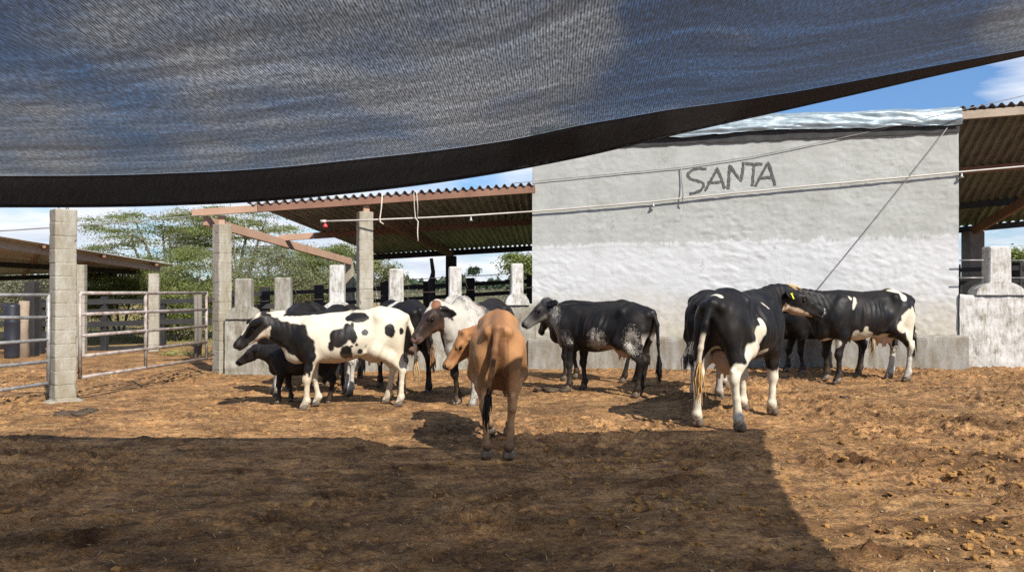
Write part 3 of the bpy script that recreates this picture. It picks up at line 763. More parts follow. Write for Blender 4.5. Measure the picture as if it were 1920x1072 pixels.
    # leaves and bark
    def leaf(name, a, b, c3, tr_=0.35):
        t = NT(name); at_ = t.N('ShaderNodeAttribute', attribute_name='tone')
        c = t.ramp(at_.outputs['Fac'], [(0.0, a), (0.5, b), (1.0, c3)])
        t.set(c, 0.6, spec=0.25)
        tl = t.N('ShaderNodeBsdfTranslucent'); t.L(c, tl.inputs['Color'])
        mx = t.N('ShaderNodeMixShader'); mx.inputs[0].default_value = tr_; t.L(t.b.outputs[0], mx.inputs[1]); t.L(tl.outputs[0], mx.inputs[2]); t.L(mx.outputs[0], t.out.inputs['Surface'])
        MAT[name] = t.m
    leaf('leaf_fresh', (0.125, 0.15, 0.042), (0.25, 0.285, 0.092), (0.40, 0.42, 0.175), 0.5)
    leaf('leaf_olive', (0.135, 0.15, 0.065), (0.245, 0.255, 0.125), (0.36, 0.36, 0.20), 0.45)
    leaf('leaf_grey', (0.13, 0.13, 0.075), (0.21, 0.205, 0.13), (0.32, 0.30, 0.20), 0.4)
    leaf('leaf_far', (0.035, 0.055, 0.030), (0.060, 0.085, 0.045), (0.095, 0.120, 0.070), 0.2)
    leaf('grass_blade', (0.10, 0.13, 0.025), (0.19, 0.20, 0.05), (0.34, 0.29, 0.11))
    t = NT('pale_bark'); n = t.noise(t.coord('Object', (8, 8, 2)), 2, 5, 0.7); t.bump(n, 0.5, 0.02)
    MAT['bark'] = t.set(t.ramp(n, [(0.3, (0.15, 0.125, 0.10)), (0.7, (0.40, 0.36, 0.30))]), 0.9, spec=0.15)

# ---------------------------------------------------------------- ground
def build_ground():
    xs = np.concatenate([[-1500, -500, -200, -90, -45, -28, -19, -15], np.arange(-12.0, 11.5, 0.025), [14, 18, 26, 45, 90, 200, 500, 1500]])
    yf = [3.6]
    while yf[-1] < 17.5: yf.append(yf[-1] + 0.015 + 0.0021 * (yf[-1] - 3.6))
    ys = np.concatenate([[-300, -80, -30, -12, -5, -1, 1.5, 2.8], yf, [18.2, 19, 20, 21.5, 23, 25, 28, 33, 40, 55, 80, 130, 250, 600, 2000]])
    X, Y = np.meshgrid(xs, ys, indexing='ij')
    a = np.clip((Y - 9.5) / 5, 0, 1); b = np.clip((8.0 - X) / 13, 0, 1)
    Z = -0.17 * a * a * (3 - 2 * a) * b
    w = np.clip((Y - 3.2) / 0.6, 0, 1) * np.clip((18.5 - Y) / 1.0, 0, 1) * np.clip((X + 13) / 1, 0, 1) * np.clip((12 - X) / 1, 0, 1)
    xr = X * 0.87 + Y * 0.5; yr = -X * 0.5 + Y * 0.87
    n = 0.030 * fbm2(X, Y, 0.9, 3, 5) + 0.020 * fbm2(xr, yr * 1.7, 2.6, 4, 11)
    lump = fbm2(xr, yr * 2.0, 6.5, 4, 21, 0.6)
    patch = np.clip(0.42 + 2.3 * fbm2(X, Y, 0.7, 4, 33) + np.clip((X - 2.0) / 5, 0, 0.8) - np.clip((7 - np.abs(X)) / 40, 0, 0.1), 0.15, 1.6)
    # trampled dung: rough darker places
    dung = np.zeros_like(n)
    for px, py, sx, sy, a in ((1590, 868, .42, .16, 1.0), (1240, 905, .55, .22, .9), (1330, 860, .5, .2, .6), (1640, 1035, .25, .10, 1.3), (1850, 865, .7, .30, 1.1), (1720, 850, .7, .25, .8), (1790, 985, .5, .16, .9), (1880, 800, .6, .4, .6), (1460, 965, .3, .12, .4), (790, 880, .5, .12, .7), (690, 842, .3, .08, .5),
                              (420, 885, .35, .1, .8), (130, 1015, .5, .15, .8), (560, 980, .4, .12, .5), (250, 825, .3, .08, .6), (1020, 725, .5, .35, 1.0), (1540, 752, .35, .2, .7), (950, 1040, .5, .1, .4), (1110, 985, .4, .1, .5), (1690, 760, .8, .3, .3), (330, 700, .8, .6, .3), (620, 925, .3, .1, .5)):
        Yd = 2352 / (py - 533); xd = (px - 960) / 1400 * Yd
        dung = np.maximum(dung, a * np.exp(-((X - xd) / sx) ** 2 - ((Y - Yd) / sy) ** 2))
    dung = np.clip(dung * (1.0 + 1.3 * fbm2(X, Y, 4.0, 4, 88, 0.65)), 0, 1.4)
    n += 0.030 * dung * (0.4 + fbm2(xr, yr * 1.5, 7, 4, 89, 0.65))
    patch = np.clip(patch + 0.8 * dung, 0, 2.2)
    n += 0.026 * patch * lump + 0.012 * patch * np.maximum(0, fbm2(xr, yr * 1.6, 13, 3, 44) - 0.1)
    rdg = 1 - np.abs(fbm2(xr, yr * 2.2, 9.5, 3, 55, 0.6)) * 2; n += 0.022 * patch * np.clip(rdg - 0.45, 0, 1)
    n += 0.010 * patch * fbm2(xr, yr * 1.8, 20, 2, 58)
    # hoof prints: shallow pits with a pushed-up rim
    r = np.random.default_rng(4); xi0, xi1 = 8, len(xs) - 8; yi0 = 8; yi1 = 8 + len(yf)
    gx = xs[xi0:xi1]; gy = ys[yi0:yi1]; N = np.zeros_like(n)
    for k in range(5200):
        px, py = r.uniform(-11, 11), r.uniform(4.0, 15.5)
        rad = r.uniform(0.045, 0.075); dep = r.uniform(0.012, 0.055); ang = r.uniform(0, 3.14)
        i0, i1 = np.searchsorted(gx, [px - 0.2, px + 0.2]); j0, j1 = np.searchsorted(gy, [py - 0.2, py + 0.2])
        if i1 - i0 < 2 or j1 - j0 < 2: continue
        dx = gx[i0:i1, None] - px; dy = gy[None, j0:j1] - py
        u = dx * math.cos(ang) + dy * math.sin(ang); v = -dx * math.sin(ang) + dy * math.cos(ang)
        d = np.sqrt((u / 1.25) ** 2 + v ** 2) / rad
        N[xi0 + i0:xi0 + i1, yi0 + j0:yi0 + j1] += dep * (-np.exp(-d ** 4) + 0.7 * np.exp(-((d - 1.35) / 0.35) ** 2))
    Z = Z + w * (n + np.clip(N, -0.06, 0.04) * np.clip(patch, 0.35, 1.2))
    me = grid_mesh('ground', X, Y, Z)
    at_ = me.attributes.new('dung', 'FLOAT', 'POINT'); at_.data.foreach_set('value', dung.reshape(-1).astype(np.float32))
    o = link('ground', me, MAT['soil']); tag(o, kind='structure')
    # heights of the fine part kept for setting small things down
    global GH
    GH = (gx, gy, Z[xi0:xi1, yi0:yi1])

def gh(x, y):
    gx, gy, Z = GH
    i = min(max(int(np.searchsorted(gx, x)), 1), len(gx) - 1); j = min(max(int(np.searchsorted(gy, y)), 1), len(gy) - 1)
    return float(Z[i, j]) if gy[0] < y < gy[-1] and gx[0] < x < gx[-1] else gz(x, y)

def lump_verts(r, s, flat=0.6):
    """a rough little stone: an icosphere-like lump"""
    vs = []; fs = []; n, m = 6, 3
    ph = r.uniform(0, 6.28)
    for i in range(m + 1):
        t = math.pi * i / m
        for k in range(n):
            a = 2 * math.pi * k / n + ph
            q = s * r.uniform(0.75, 1.2)
            vs.append((q * math.sin(t) * math.cos(a), q * math.sin(t) * math.sin(a), q * flat * math.cos(t)))
    for i in range(m):
        for k in range(n):
            fs.append((i * n + k, (i + 1) * n + k, (i + 1) * n + (k + 1) % n, i * n + (k + 1) % n))
    return vs, fs

def build_litter():
    r = random.Random(12)
    mb = MB()
    def place(x, y, s, flat):
        vs, fs = lump_verts(r, s, flat); z = gh(x, y) + s * flat * 0.35
        mb.add([(v[0] + x, v[1] + y, v[2] + z) for v in vs], fs)
    for k in range(2000):
        y = r.uniform(4.1, 15.0) if r.random() < 0.6 else r.uniform(4.1, 9.5)
        x = r.uniform(-0.72, 0.72) * y
        if r.random() < 0.45: x = abs(x) * 0.6 + 0.24 * y
        place(x, y, min(0.034, 0.004 + r.expovariate(150)), r.uniform(0.35, 0.7))
    for (cx, cy, n, sp) in ((0.9, 7.0, 60, .5), (4.1, 6.4, 90, .55), (5.4, 7.2, 80, .6), (3.3, 4.8, 70, .4), (4.8, 5.2, 60, .5), (0.1, 13.0, 40, .5), (1.3, 5.6, 40, .4)):
        for k in range(n): place(r.gauss(cx, sp), r.gauss(cy, sp * 0.6), r.uniform(0.010, 0.040), r.uniform(0.45, 0.8))
    tag(mb.build('soil_clods', MAT['clod'], smooth=False), 'crumbled brown clods scattered over the yard soil', 'soil', kind='stuff')
    mb = MB()
    for k in range(2400):
        y = r.uniform(4.1, 14.5); y = 4.1 + (y - 4.1) * r.random() ** 0.4; x = r.uniform(-0.72, 0.72) * y
        z = gh(x, y) + 0.006; a = r.uniform(0, 6.28); L = r.uniform(0.012, 0.06); w = r.uniform(0.0012, 0.004) if r.random() < 0.94 else r.uniform(0.006, 0.012)
        dx, dy = math.cos(a) * L / 2, math.sin(a) * L / 2; nx, ny = -math.sin(a) * w, math.cos(a) * w; t = r.uniform(-0.008, 0.010)
        c = r.uniform(0.002, 0.010)
        mb.add([(x - dx - nx, y - dy - ny, z - t), (x - dx + nx, y - dy + ny, z - t), (x + nx, y + ny, z + c), (x - nx, y - ny, z + c), (x + dx + nx * .5, y + dy + ny * .5, z + t), (x + dx - nx * .5, y + dy - ny * .5, z + t)],
               [(0, 1, 2, 3), (3, 2, 4, 5)])
    tag(mb.build('straw_chaff', MAT['chaff']), 'pale chaff and straw scraps strewn over the yard soil', 'straw', kind='stuff')
    # dung pats and a low dark patch one can point to
    spots = [((150, 775), 0.30, 'flat dark dung pat lying beside the lone block pillar'),
             ((1538, 752), 0.17, 'crusty dark dung heap on the sunlit soil behind the large cow'),
             ((1582, 748), 0.11, 'small dark dung lump on the sunlit soil near the right-hand cow'),
             ((1030, 728), 0.30, 'low dark patch in front of the white-muzzled cow')]
    for (px, py), s, lab in spots:
        Yd = 1.68 * 1400 / (py - 533)
        x = (px - 960) / 1400 * Yd; mb = MB(); z0 = gh(x, Yd)
        for k in range(9):
            vs, fs = lump_verts(r, s * r.uniform(0.25, 0.5), 0.28)
            ox, oy = r.gauss(0, s * 0.35), r.gauss(0, s * 0.22)
            mb.add([(x + v[0] + ox, Yd + v[1] + oy, z0 + v[2] + 0.015) for v in vs], fs)
        o = mb.build('dung_pat', MAT['dung'], smooth=True, origin=(x, Yd, z0)); tag(o, lab, 'dung', 'dung pats on the yard')

# ---------------------------------------------------------------- pillars and walls
def pillar_mesh(name, x, y, z0, z1, w, rz, seed, course=0.2):
    """a pillar of laid blocks as one worn surface: recessed uneven joints, chipped arrises"""
    n = max(1, int(round((z1 - z0) / course))); h = (z1 - z0) / n
    m = 18; e = np.linspace(-1, 1, m, endpoint=False)
    per = np.concatenate([np.stack([e, -np.ones(m)], 1), np.stack([np.ones(m), e], 1), np.stack([-e, np.ones(m)], 1), np.stack([-np.ones(m), -e], 1)])
    per = np.concatenate([per, per[:1]]); k = len(per)
    zs = np.unique(np.round(np.concatenate([np.arange(z0, z1, 0.013)] + [[z0 + i * h + d for d in (-0.006, -0.003, 0, 0.003, 0.006)] for i in range(1, n)] + [[z1 - 0.012, z1 - 0.004, z1]]), 4)); zs = zs[(zs >= z0) & (zs <= z1)]
    S, Zg = np.meshgrid(np.arange(k), zs, indexing='ij'); S2 = np.where(S == k - 1, 0, S)
    px, py = per[S2, 0], per[S2, 1]
    jd = np.abs(((Zg - z0) / h + 0.5) % 1.0 - 0.5) * h
    wob = 0.5 + 0.9 * fbm2(S2 * 0.35, Zg * 2.0, 1.0, 3, seed + 1)
    groove = 0.0085 * np.clip(wob, 0.15, 1.3) * np.exp(-(jd / 0.0048) ** 2)
    corner = np.minimum(np.abs(np.abs(px) - 1), 1) + np.minimum(np.abs(np.abs(py) - 1), 1)
    chip = np.clip(fbm2(S2 * 0.5 + 40, Zg * 7, 1.0, 4, seed + 2, 0.65) - 0.22, 0, 1) * 0.055 * np.exp(-(corner / 0.16) ** 2) + 0.006 * np.exp(-(corner / 0.06) ** 2)
    ci = np.floor((Zg - z0) / h).astype(int); rj = np.random.default_rng(seed).uniform(-0.0035, 0.0035, (n + 2, 2))
    q = 1 - (groove + chip + 0.003 * fbm2(S2 * 0.8, Zg * 22, 1.0, 3, seed + 3)) / (w / 2)
    q = np.where(Zg > z1 - 0.006, q - 0.03, q)
    X = px * w / 2 * q + rj[np.clip(ci, 0, n), 0]; Y = py * w / 2 * q + rj[np.clip(ci, 0, n), 1]
    c, s_ = math.cos(rz), math.sin(rz)
    me = grid_mesh(name, x + X * c - Y * s_, y + X * s_ + Y * c, Zg)
    bm = bmesh.new(); bm.from_mesh(me); bmesh.ops.remove_doubles(bm, verts=bm.verts, dist=1e-5)
    top = [ed for ed in bm.edges if ed.is_boundary]
    bmesh.ops.holes_fill(bm, edges=top, sides=0); bmesh.ops.recalc_face_normals(bm, faces=bm.faces); bm.to_mesh(me); bm.free()
    me.polygons.foreach_set('use_smooth', [True] * len(me.polygons))
    return me

def block_pillar(parent, x, y, z0, z1, w, rz, mat='block_grey', seed=1, name='pillar'):
    me = pillar_mesh(name, x, y, z0, z1, w, rz, seed * 31)
    me.transform(parent_world(parent).inverted())
    return link(name, me, MAT[mat], parent)

W0 = Vector((0.437, 16.1, 0)); W1 = Vector((8.97, 15.0, 0)); WU = (W1 - W0).normalized(); WN = Vector((WU.y, -WU.x, 0)); WANG = math.atan2(WU.y, WU.x)
def wall_pt(px, py, out=0.0):
    d = Vector(((px - CX) / F_PX, 1.0, -(py - HY) / F_PX)); o = Vector((0, 0, CAM_H))
    t = ((W0 - o).dot(WN) + out) / d.dot(WN)
    return o + d * t

def build_building():
    root = empty('plastered_building', W0, WANG)
    tag(root, 'tall windowless building with grey render above rough white limewash', 'building')
    L = (W1 - W0).length; H0, H1 = 4.60, 4.78
    nx, nz = 330, 190
    u = np.linspace(0, L, nx); v = np.linspace(-0.3, 1, nz)
    U, Vv = np.meshgrid(u, np.linspace(0, 1, nz), indexing='ij')
    top = H0 + (H1 - H0) * U / L + 0.03 * fbm2(U, U * 0, 3.0, 4, 71)
    Z = -0.3 + (top + 0.3) * Vv
    lowf = 1 - np.clip((Z - (2.47 + 0.02 * U) + 0.15) / 0.3, 0, 1)
    rel = 0.010 * fbm2(U, Z, 1.2, 4, 51) + lowf * (0.018 * np.abs(fbm2(U + 0.9 * Z, Z * 2.2 - 0.2 * U, 2.2, 4, 61, 0.55)) + 0.012 * np.abs(fbm2(U * 0.8 - 0.8 * Z, Z * 2.6 + U * 1.2, 3.4, 3, 66, 0.5)) + 0.005 * fbm2(U, Z, 11, 3, 63)) + (1 - lowf) * (0.020 * np.abs(fbm2(U, Z * 2.2, 2.2, 4, 67, 0.6)) + 0.005 * fbm2(U, Z, 14, 2, 69))
    rel = rel * (0.35 + 1.1 * np.clip(0.5 + 1.2 * fbm2(U, Z, 0.7, 3, 141), 0, 1.2)) + 0.012 * fbm2(U, Z, 0.45, 2, 143)
    rel += 0.005 * np.exp(-((Z - (2.47 + 0.02 * U + 0.12 * fbm2(U, U * 0, 1.6, 5, 91, 0.65))) / 0.03) ** 2)
    me = grid_mesh('wall', U, -rel, Z)
    def rel_at(x, z):
        i = min(max(int(round(x / L * (nx - 1))), 1), nx - 2); j = int(np.clip(np.searchsorted(Z[i], z), 1, nz - 2)); return float(rel[i - 1:i + 2, j - 1:j + 2].max())
    link('wall', me, MAT['plaster'], root)
    # shell behind the rendered face
    mb = MB(); mb.box((L / 2, 2.03, 2.15), (L - 0.004, 4.0, 4.86)); me = bpy.data.meshes.new('wall_core'); me.from_pydata(mb.v, [], mb.f); link('wall_core', me, MAT['old_render'], root)
    # dark roof edge; the shadow under the tarpaulin is put into its colour
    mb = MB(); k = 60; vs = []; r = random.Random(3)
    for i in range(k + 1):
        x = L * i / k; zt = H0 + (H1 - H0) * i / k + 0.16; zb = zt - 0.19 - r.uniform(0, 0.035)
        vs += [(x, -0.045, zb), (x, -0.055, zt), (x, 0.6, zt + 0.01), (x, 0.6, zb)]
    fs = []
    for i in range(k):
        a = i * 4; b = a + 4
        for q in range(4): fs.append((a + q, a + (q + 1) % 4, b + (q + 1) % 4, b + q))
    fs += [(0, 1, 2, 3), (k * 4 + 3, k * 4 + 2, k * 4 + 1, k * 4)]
    me = bpy.data.meshes.new('roof_edge'); me.from_pydata(vs, [], fs); link('roof_edge', me, MAT['bitumen_shadow'], root)
    # painted word
    def P(x, y): return (960 + x / 3.35, 180 + y / 3.35)
    strokes = [[P(1222, 460), P(1180, 457), P(1140, 463), P(1108, 482), P(1103, 503), P(1122, 522), P(1165, 533), P(1200, 546), P(1205, 566), P(1185, 592), P(1150, 609), P(1115, 614)],
               [P(1212, 598), P(1250, 530), P(1290, 455), P(1312, 515), P(1335, 582)], [P(1228, 542), P(1265, 545), P(1308, 541)],
               [P(1358, 585), P(1362, 510), P(1368, 436), P(1402, 488), P(1438, 536), P(1448, 476), P(1455, 415)],
               [P(1465, 424), P(1515, 430), P(1572, 428)], [P(1520, 430), P(1515, 500), P(1508, 565)],
               [(1416.5, 349), (1428, 327), (1440, 305), (1447, 326), (1453.5, 348)], [(1423, 335), (1436, 333), (1451, 331)]]
    r = random.Random(8); mb = MB(); Mi = parent_world(root).inverted()
    for si, st in enumerate(strokes):
        pts = []
        for a, b in zip(st[:-1], st[1:]):
            for k in range(6): pts.append((a[0] + (b[0] - a[0]) * k / 6, a[1] + (b[1] - a[1]) * k / 6))
        pts.append(st[-1]); W = [Mi @ wall_pt(px, py, 0.0) for px, py in pts]
        for _ in range(2): W = [W[0]] + [(W[i - 1] + W[i] * 2 + W[i + 1]) / 4 for i in range(1, len(W) - 1)] + [W[-1]] if si == 0 else W
        vs = []; hw = 0.031 if si < 8 else 0.010; lift = 0.0035 + 0.0006 * si
        for i, p in enumerate(W):
            d = (W[min(i + 1, len(W) - 1)] - W[max(i - 1, 0)]).normalized(); nrm = Vector((-d.z, 0, d.x)); e = hw * r.uniform(0.62, 1.12)
            e2 = hw * r.uniform(0.62, 1.12)
            yy = -rel_at(p.x, p.z) - lift; vs += [(p.x + nrm.x * e, yy, p.z + nrm.z * e), (p.x - nrm.x * e2, yy, p.z - nrm.z * e2)]
        mb.add(vs, [(2 * i, 2 * i + 1, 2 * i + 3, 2 * i + 2) for i in range(len(W) - 1)])
    me = bpy.data.meshes.new('lettering'); me.from_pydata(mb.v, [], mb.f); o = link('lettering', me, MAT['letter'], root)
    md = o.modifiers.new('thick', 'SOLIDIFY'); md.thickness = 0.003; md.offset = 0
    # feed trough along the foot
    tr = MB(); k = 90; prof0 = [(0.0, -0.35), (-0.30, -0.35), (-0.31, 0.40), (-0.30, 0.455), (-0.265, 0.475), (-0.02, 0.48), (0.0, 0.48)]
    vs = []; r = random.Random(5)
    for i in range(k + 1):
        x = -0.05 + (L + 0.10) * i / k; e = 0.14 * i / k + 0.05
        for (yy, zz) in prof0:
            vs.append((x, yy - 0.03 + r.uniform(-.006, .006), zz + (e if zz > 0 else 0) + r.uniform(-.006, .006)))
    n = len(prof0); fs = [(i * n + q, (i + 1) * n + q, (i + 1) * n + q + 1, i * n + q + 1) for i in range(k) for q in range(n - 1)]
    fs += [tuple(range(n)), tuple(k * n + q for q in range(n - 1, -1, -1))]
    t = empty('feed_trough', W0, WANG); tag(t, 'long low grey concrete trough along the foot of the white wall', 'trough')
    me = bpy.data.meshes.new('trough_body'); me.from_pydata(vs, [], fs); link('trough_body', me, MAT['trough_concrete'], t, smooth=False)
    # crumpled silver tarpaulin on the roof edge
    nu, nv = 300, 46; uu = np.linspace(-0.03, L + 0.02, nu); s = np.linspace(0, 1, nv)
    Ug, Sg = np.meshgrid(uu, s, indexing='ij')
    base = H0 + (H1 - H0) * Ug / L
    prof_y = np.interp(s, [0, 0.12, 0.3, 0.45, 1], [-0.10, -0.13, -0.08, 0.10, 2.6]); prof_z = np.interp(s, [0, 0.12, 0.3, 0.45, 1], [0.10, 0.20, 0.40, 0.47, 0.62])
    cr = 0.085 * np.abs(fbm2(Ug * 0.55, Sg * 5.5 + Ug * 0.35, 1.5, 4, 101, 0.5)) + 0.010 * fbm2(Ug * 0.6, Sg * 5, 5, 3, 111)
    lowedge = 0.05 * fbm2(Ug, Ug * 0, 1.1, 3, 121) * (1 - Sg)
    Yg = prof_y[None, :] - cr * 0.9; Zg = base + prof_z[None, :] + cr * 0.7 + lowedge - 0.02 * np.sin(Ug * 0.8)
    o = link('tarpaulin', grid_mesh('tarpaulin', Ug, Yg, Zg), MAT['tarp']); o.location = W0; o.rotation_euler = (0, 0, WANG)
    tag(o, 'crumpled silver tarpaulin spread over the top edge of the grey building', 'tarpaulin')
    # rope slung across the wall face from the roof corner
    A = wall_pt(1776, 240, 0.10); B = wall_pt(1758, 265, 0.12); C = wall_pt(1538, 537, 0.10); D = wall_pt(1512, 570, 0.08)
    mb = MB(); mb.tube([A, B, (B + C) / 2 + Vector((0, 0, -.02)), C, D], 0.0075, n=6)
    tag(mb.build('wall_rope', MAT['wire'], origin=A, smooth=True), 'thin dark rope slanting down the wall from its upper right corner', 'rope')

def post_shape(mb, x, y, zb, zt, w, d, shoulder_w, zs, r, rz=0.0):
    M = Matrix.Rotation(rz, 3, 'Z')
    mb.box((x, y, (zs - 0.05 + zt) / 2), (w, d, zt - zs + 0.05), rz=rz, bev=0.025, taper=0.97)
    # rounded shoulder: half-cylinder across the wall
    n = 14; vs = []; hw = shoulder_w / 2; hh = 0.27
    for k in range(n + 1):
        a = math.pi * k / n
        for dy in (-d / 2 - 0.03, d / 2 + 0.03):
            vs.append(Vector((x, y, zs - 0.22)) + M @ Vector((math.cos(a) * hw, dy, math.sin(a) * hh)))
    fs = [(2 * k, 2 * k + 2, 2 * k + 3, 2 * k + 1) for k in range(n)] + [tuple(2 * k for k in range(n, -1, -1)), tuple(2 * k + 1 for k in range(n + 1))]
    mb.add(vs, fs)

def rough_wall(root, A, B, zb, zt, thick, mat, seed, name='wall_base', amp=0.02):
    """low wall with a worn uneven face, from A to B"""
    A, B = Vector(A), Vector(B); d = (B - A); L = d.length; d.normalize(); nrm = Vector((d.y, -d.x, 0))
    nu = int(L / 0.04); nv = 50
    prof = np.linspace(0, 1, nv)
    Ug, Sg = np.meshgrid(np.linspace(0, L, nu), prof, indexing='ij')
    ztop = zt if not isinstance(zt, tuple) else None
    zt_u = (zt if ztop is not None else zt[0] + (zt[1] - zt[0]) * Ug / L)
    H = zt_u - zb
    f = np.clip(Sg / 0.62, 0, 1); g = np.clip((Sg - 0.62) / 0.18, 0, 1); b = np.clip((Sg - 0.80) / 0.20, 0, 1)
    off = thick / 2 - g * thick; Z = zb + H * f * (1 - b) + 0 * Ug
    rr = amp * np.abs(fbm2(Ug, Z * 1.3, 2.0, 5, seed, 0.6)) + amp * 0.4 * fbm2(Ug, Z, 8, 3, seed + 5)
    off = off + rr * (1 - 2 * g) - 0.02 * (1 - np.abs(1 - 2 * g)) * 0
    Z = Z + 0.02 * fbm2(Ug, Sg * 0, 2.5, 3, seed + 9) * f * (1 - b)
    X = A.x + d.x * Ug + nrm.x * off; Yy = A.y + d.y * Ug + nrm.y * off
    me = grid_mesh(name, X, Yy, Z, flip=True)
    Mi = parent_world(root).inverted(); me.transform(Mi)
    return link(name, me, MAT[mat], root)

def build_low_walls():
    # left wall, from the gate pillar to the building
    A = Vector((-5.85, 15.3, 0)); B = Vector((0.50, 16.0, 0)); mid = (A + B) / 2; mid.z = gz(mid.x, mid.y)
    d = (B - A).normalized(); rz = math.atan2(d.y, d.x)
    root = empty('pen_wall', mid); tag(root, 'low concrete wall with keyhole posts between the gate pillar and the building', 'wall')
    rough_wall(root, A, B, -0.45, (1.03, 1.26), 0.26, 'old_render', 205, amp=0.035)
    r = random.Random(9); spots = []
    data = [((439, 477), 522, 577, 'old_render'), ((513, 550), 520, 580, 'old_render'), ((615, 650), 497, 568, 'whitewash'), ((726, 760), 504, 566, 'whitewash'), ((838, 868), 500, 556, 'whitewash'), ((954, 983), 494, 552, 'whitewash')]
    for (a, b), yt, ys, m in data:
        px = (a + b) / 2
        # depth on the wall line
        q = (px - CX) / F_PX; t = (q * A.y - A.x) / (d.x - q * d.y); x, y = A.x + d.x * t, A.y + d.y * t
        w = (b - a) / F_PX * y * 0.80; mb = MB()
        zs = CAM_H - (ys - HY) / F_PX * y; zt = CAM_H - (yt - HY) / F_PX * y
        post_shape(mb, x, y, 0, zt, w, 0.30, w * 1.95, zs, r, rz)
        mb.build('post', MAT[m], root); spots.append((x, y))
    # iron rods between the posts and the bent hooks that hold them
    rods = [((411, 545), (439, 544)), ((411, 569), (439, 568)), ((477, 538), (514, 537)), ((477, 565), (514, 563)), ((550, 536), (616, 532)), ((550, 562), (616, 560)), ((700, 529), (728, 527)), ((700, 555), (728, 553)),
            ((760, 524), (839, 519)), ((760, 548), (839, 546)), ((868, 518), (955, 513)), ((868, 544), (955, 541)), ((983, 511), (1000, 510)), ((983, 539), (1000, 538))]
    for a, b in rods:
        mb = MB(); Pa, Pb = at(a[0], a[1], 15.55 + (a[0] - 400) * 0.0008), at(b[0], b[1], 15.55 + (b[0] - 400) * 0.0008)
        mb.tube([Pa, (Pa + Pb) / 2 - Vector((0, 0, .008)), Pb], 0.008, n=6)
        if b[0] < 1000: mb.tube([Pa, Pa + Vector((0.11, -.02, -0.26))], 0.007, n=5)
        mb.build('rod', MAT['iron'], root, smooth=True)
    # right wall
    A = W1 + WU * 0.0 - WN * 0.10; B = W1 + WU * 5.2 - WN * 0.10
    root = empty('pen_wall', (A + B) / 2); tag(root, 'low worn limewashed wall with one keyhole post right of the tall building', 'wall')
    rough_wall(root, A, B, -0.3, 1.47, 0.30, 'whitewash', 305, amp=0.045)
    px = 1868; q = (px - CX) / F_PX; t = (q * A.y - A.x) / (WU.x - q * WU.y); x, y = A.x + WU.x * t, A.y + WU.y * t
    mb = MB(); post_shape(mb, x, y, 0, CAM_H + (533 - 462) / F_PX * y, 0.42, 0.34, 0.92, CAM_H - (532 - HY) / F_PX * y, r, WANG); mb.build('post', MAT['whitewash'], root)
    for yy in (488, 521):
        for a, b in ((1799, 1844), (1890, 2000)):
            mb = MB(); mb.tube([at(a, yy, 14.85), at(b, yy - (b - a) * 0.01, 14.8)], 0.013, n=6); mb.build('rod', MAT['galv'], root, smooth=True)

# ---------------------------------------------------------------- sheds
def corrugated(name, FL, FR, BL, BR, waves, amp, mat, parent, over=0.0):
    nu = waves * 8 + 1; nv = 12
    u = np.linspace(0, 1, nu); v = np.linspace(0, 1, nv)
    Ug, Vg = np.meshgrid(u, v, indexing='ij')
    FL, FR, BL, BR = map(np.array, (FL, FR, BL, BR))
    P = ((1 - Ug) * (1 - Vg))[..., None] * FL + (Ug * (1 - Vg))[..., None] * FR + ((1 - Ug) * Vg)[..., None] * BL + (Ug * Vg)[..., None] * BR
    s = np.sin(Ug * waves * 2 * np.pi); P[..., 2] += amp * np.sign(s) * np.abs(s) ** 0.7
    me = grid_mesh(name, P[..., 0], P[..., 1], P[..., 2])
    me.transform(parent_world(parent).inverted())
    o = link(name, me, MAT[mat], parent)
    md = o.modifiers.new('thick', 'SOLIDIFY'); md.thickness = 0.004
    return o

def shed(root, FL, FR, BL, BR):
    def R(u, t, dz=0.0):
        p = (Vector(FL) * (1 - u) + Vector(FR) * u) * (1 - t) + (Vector(BL) * (1 - u) + Vector(BR) * u) * t
        return p + Vector((0, 0, dz))
    return R

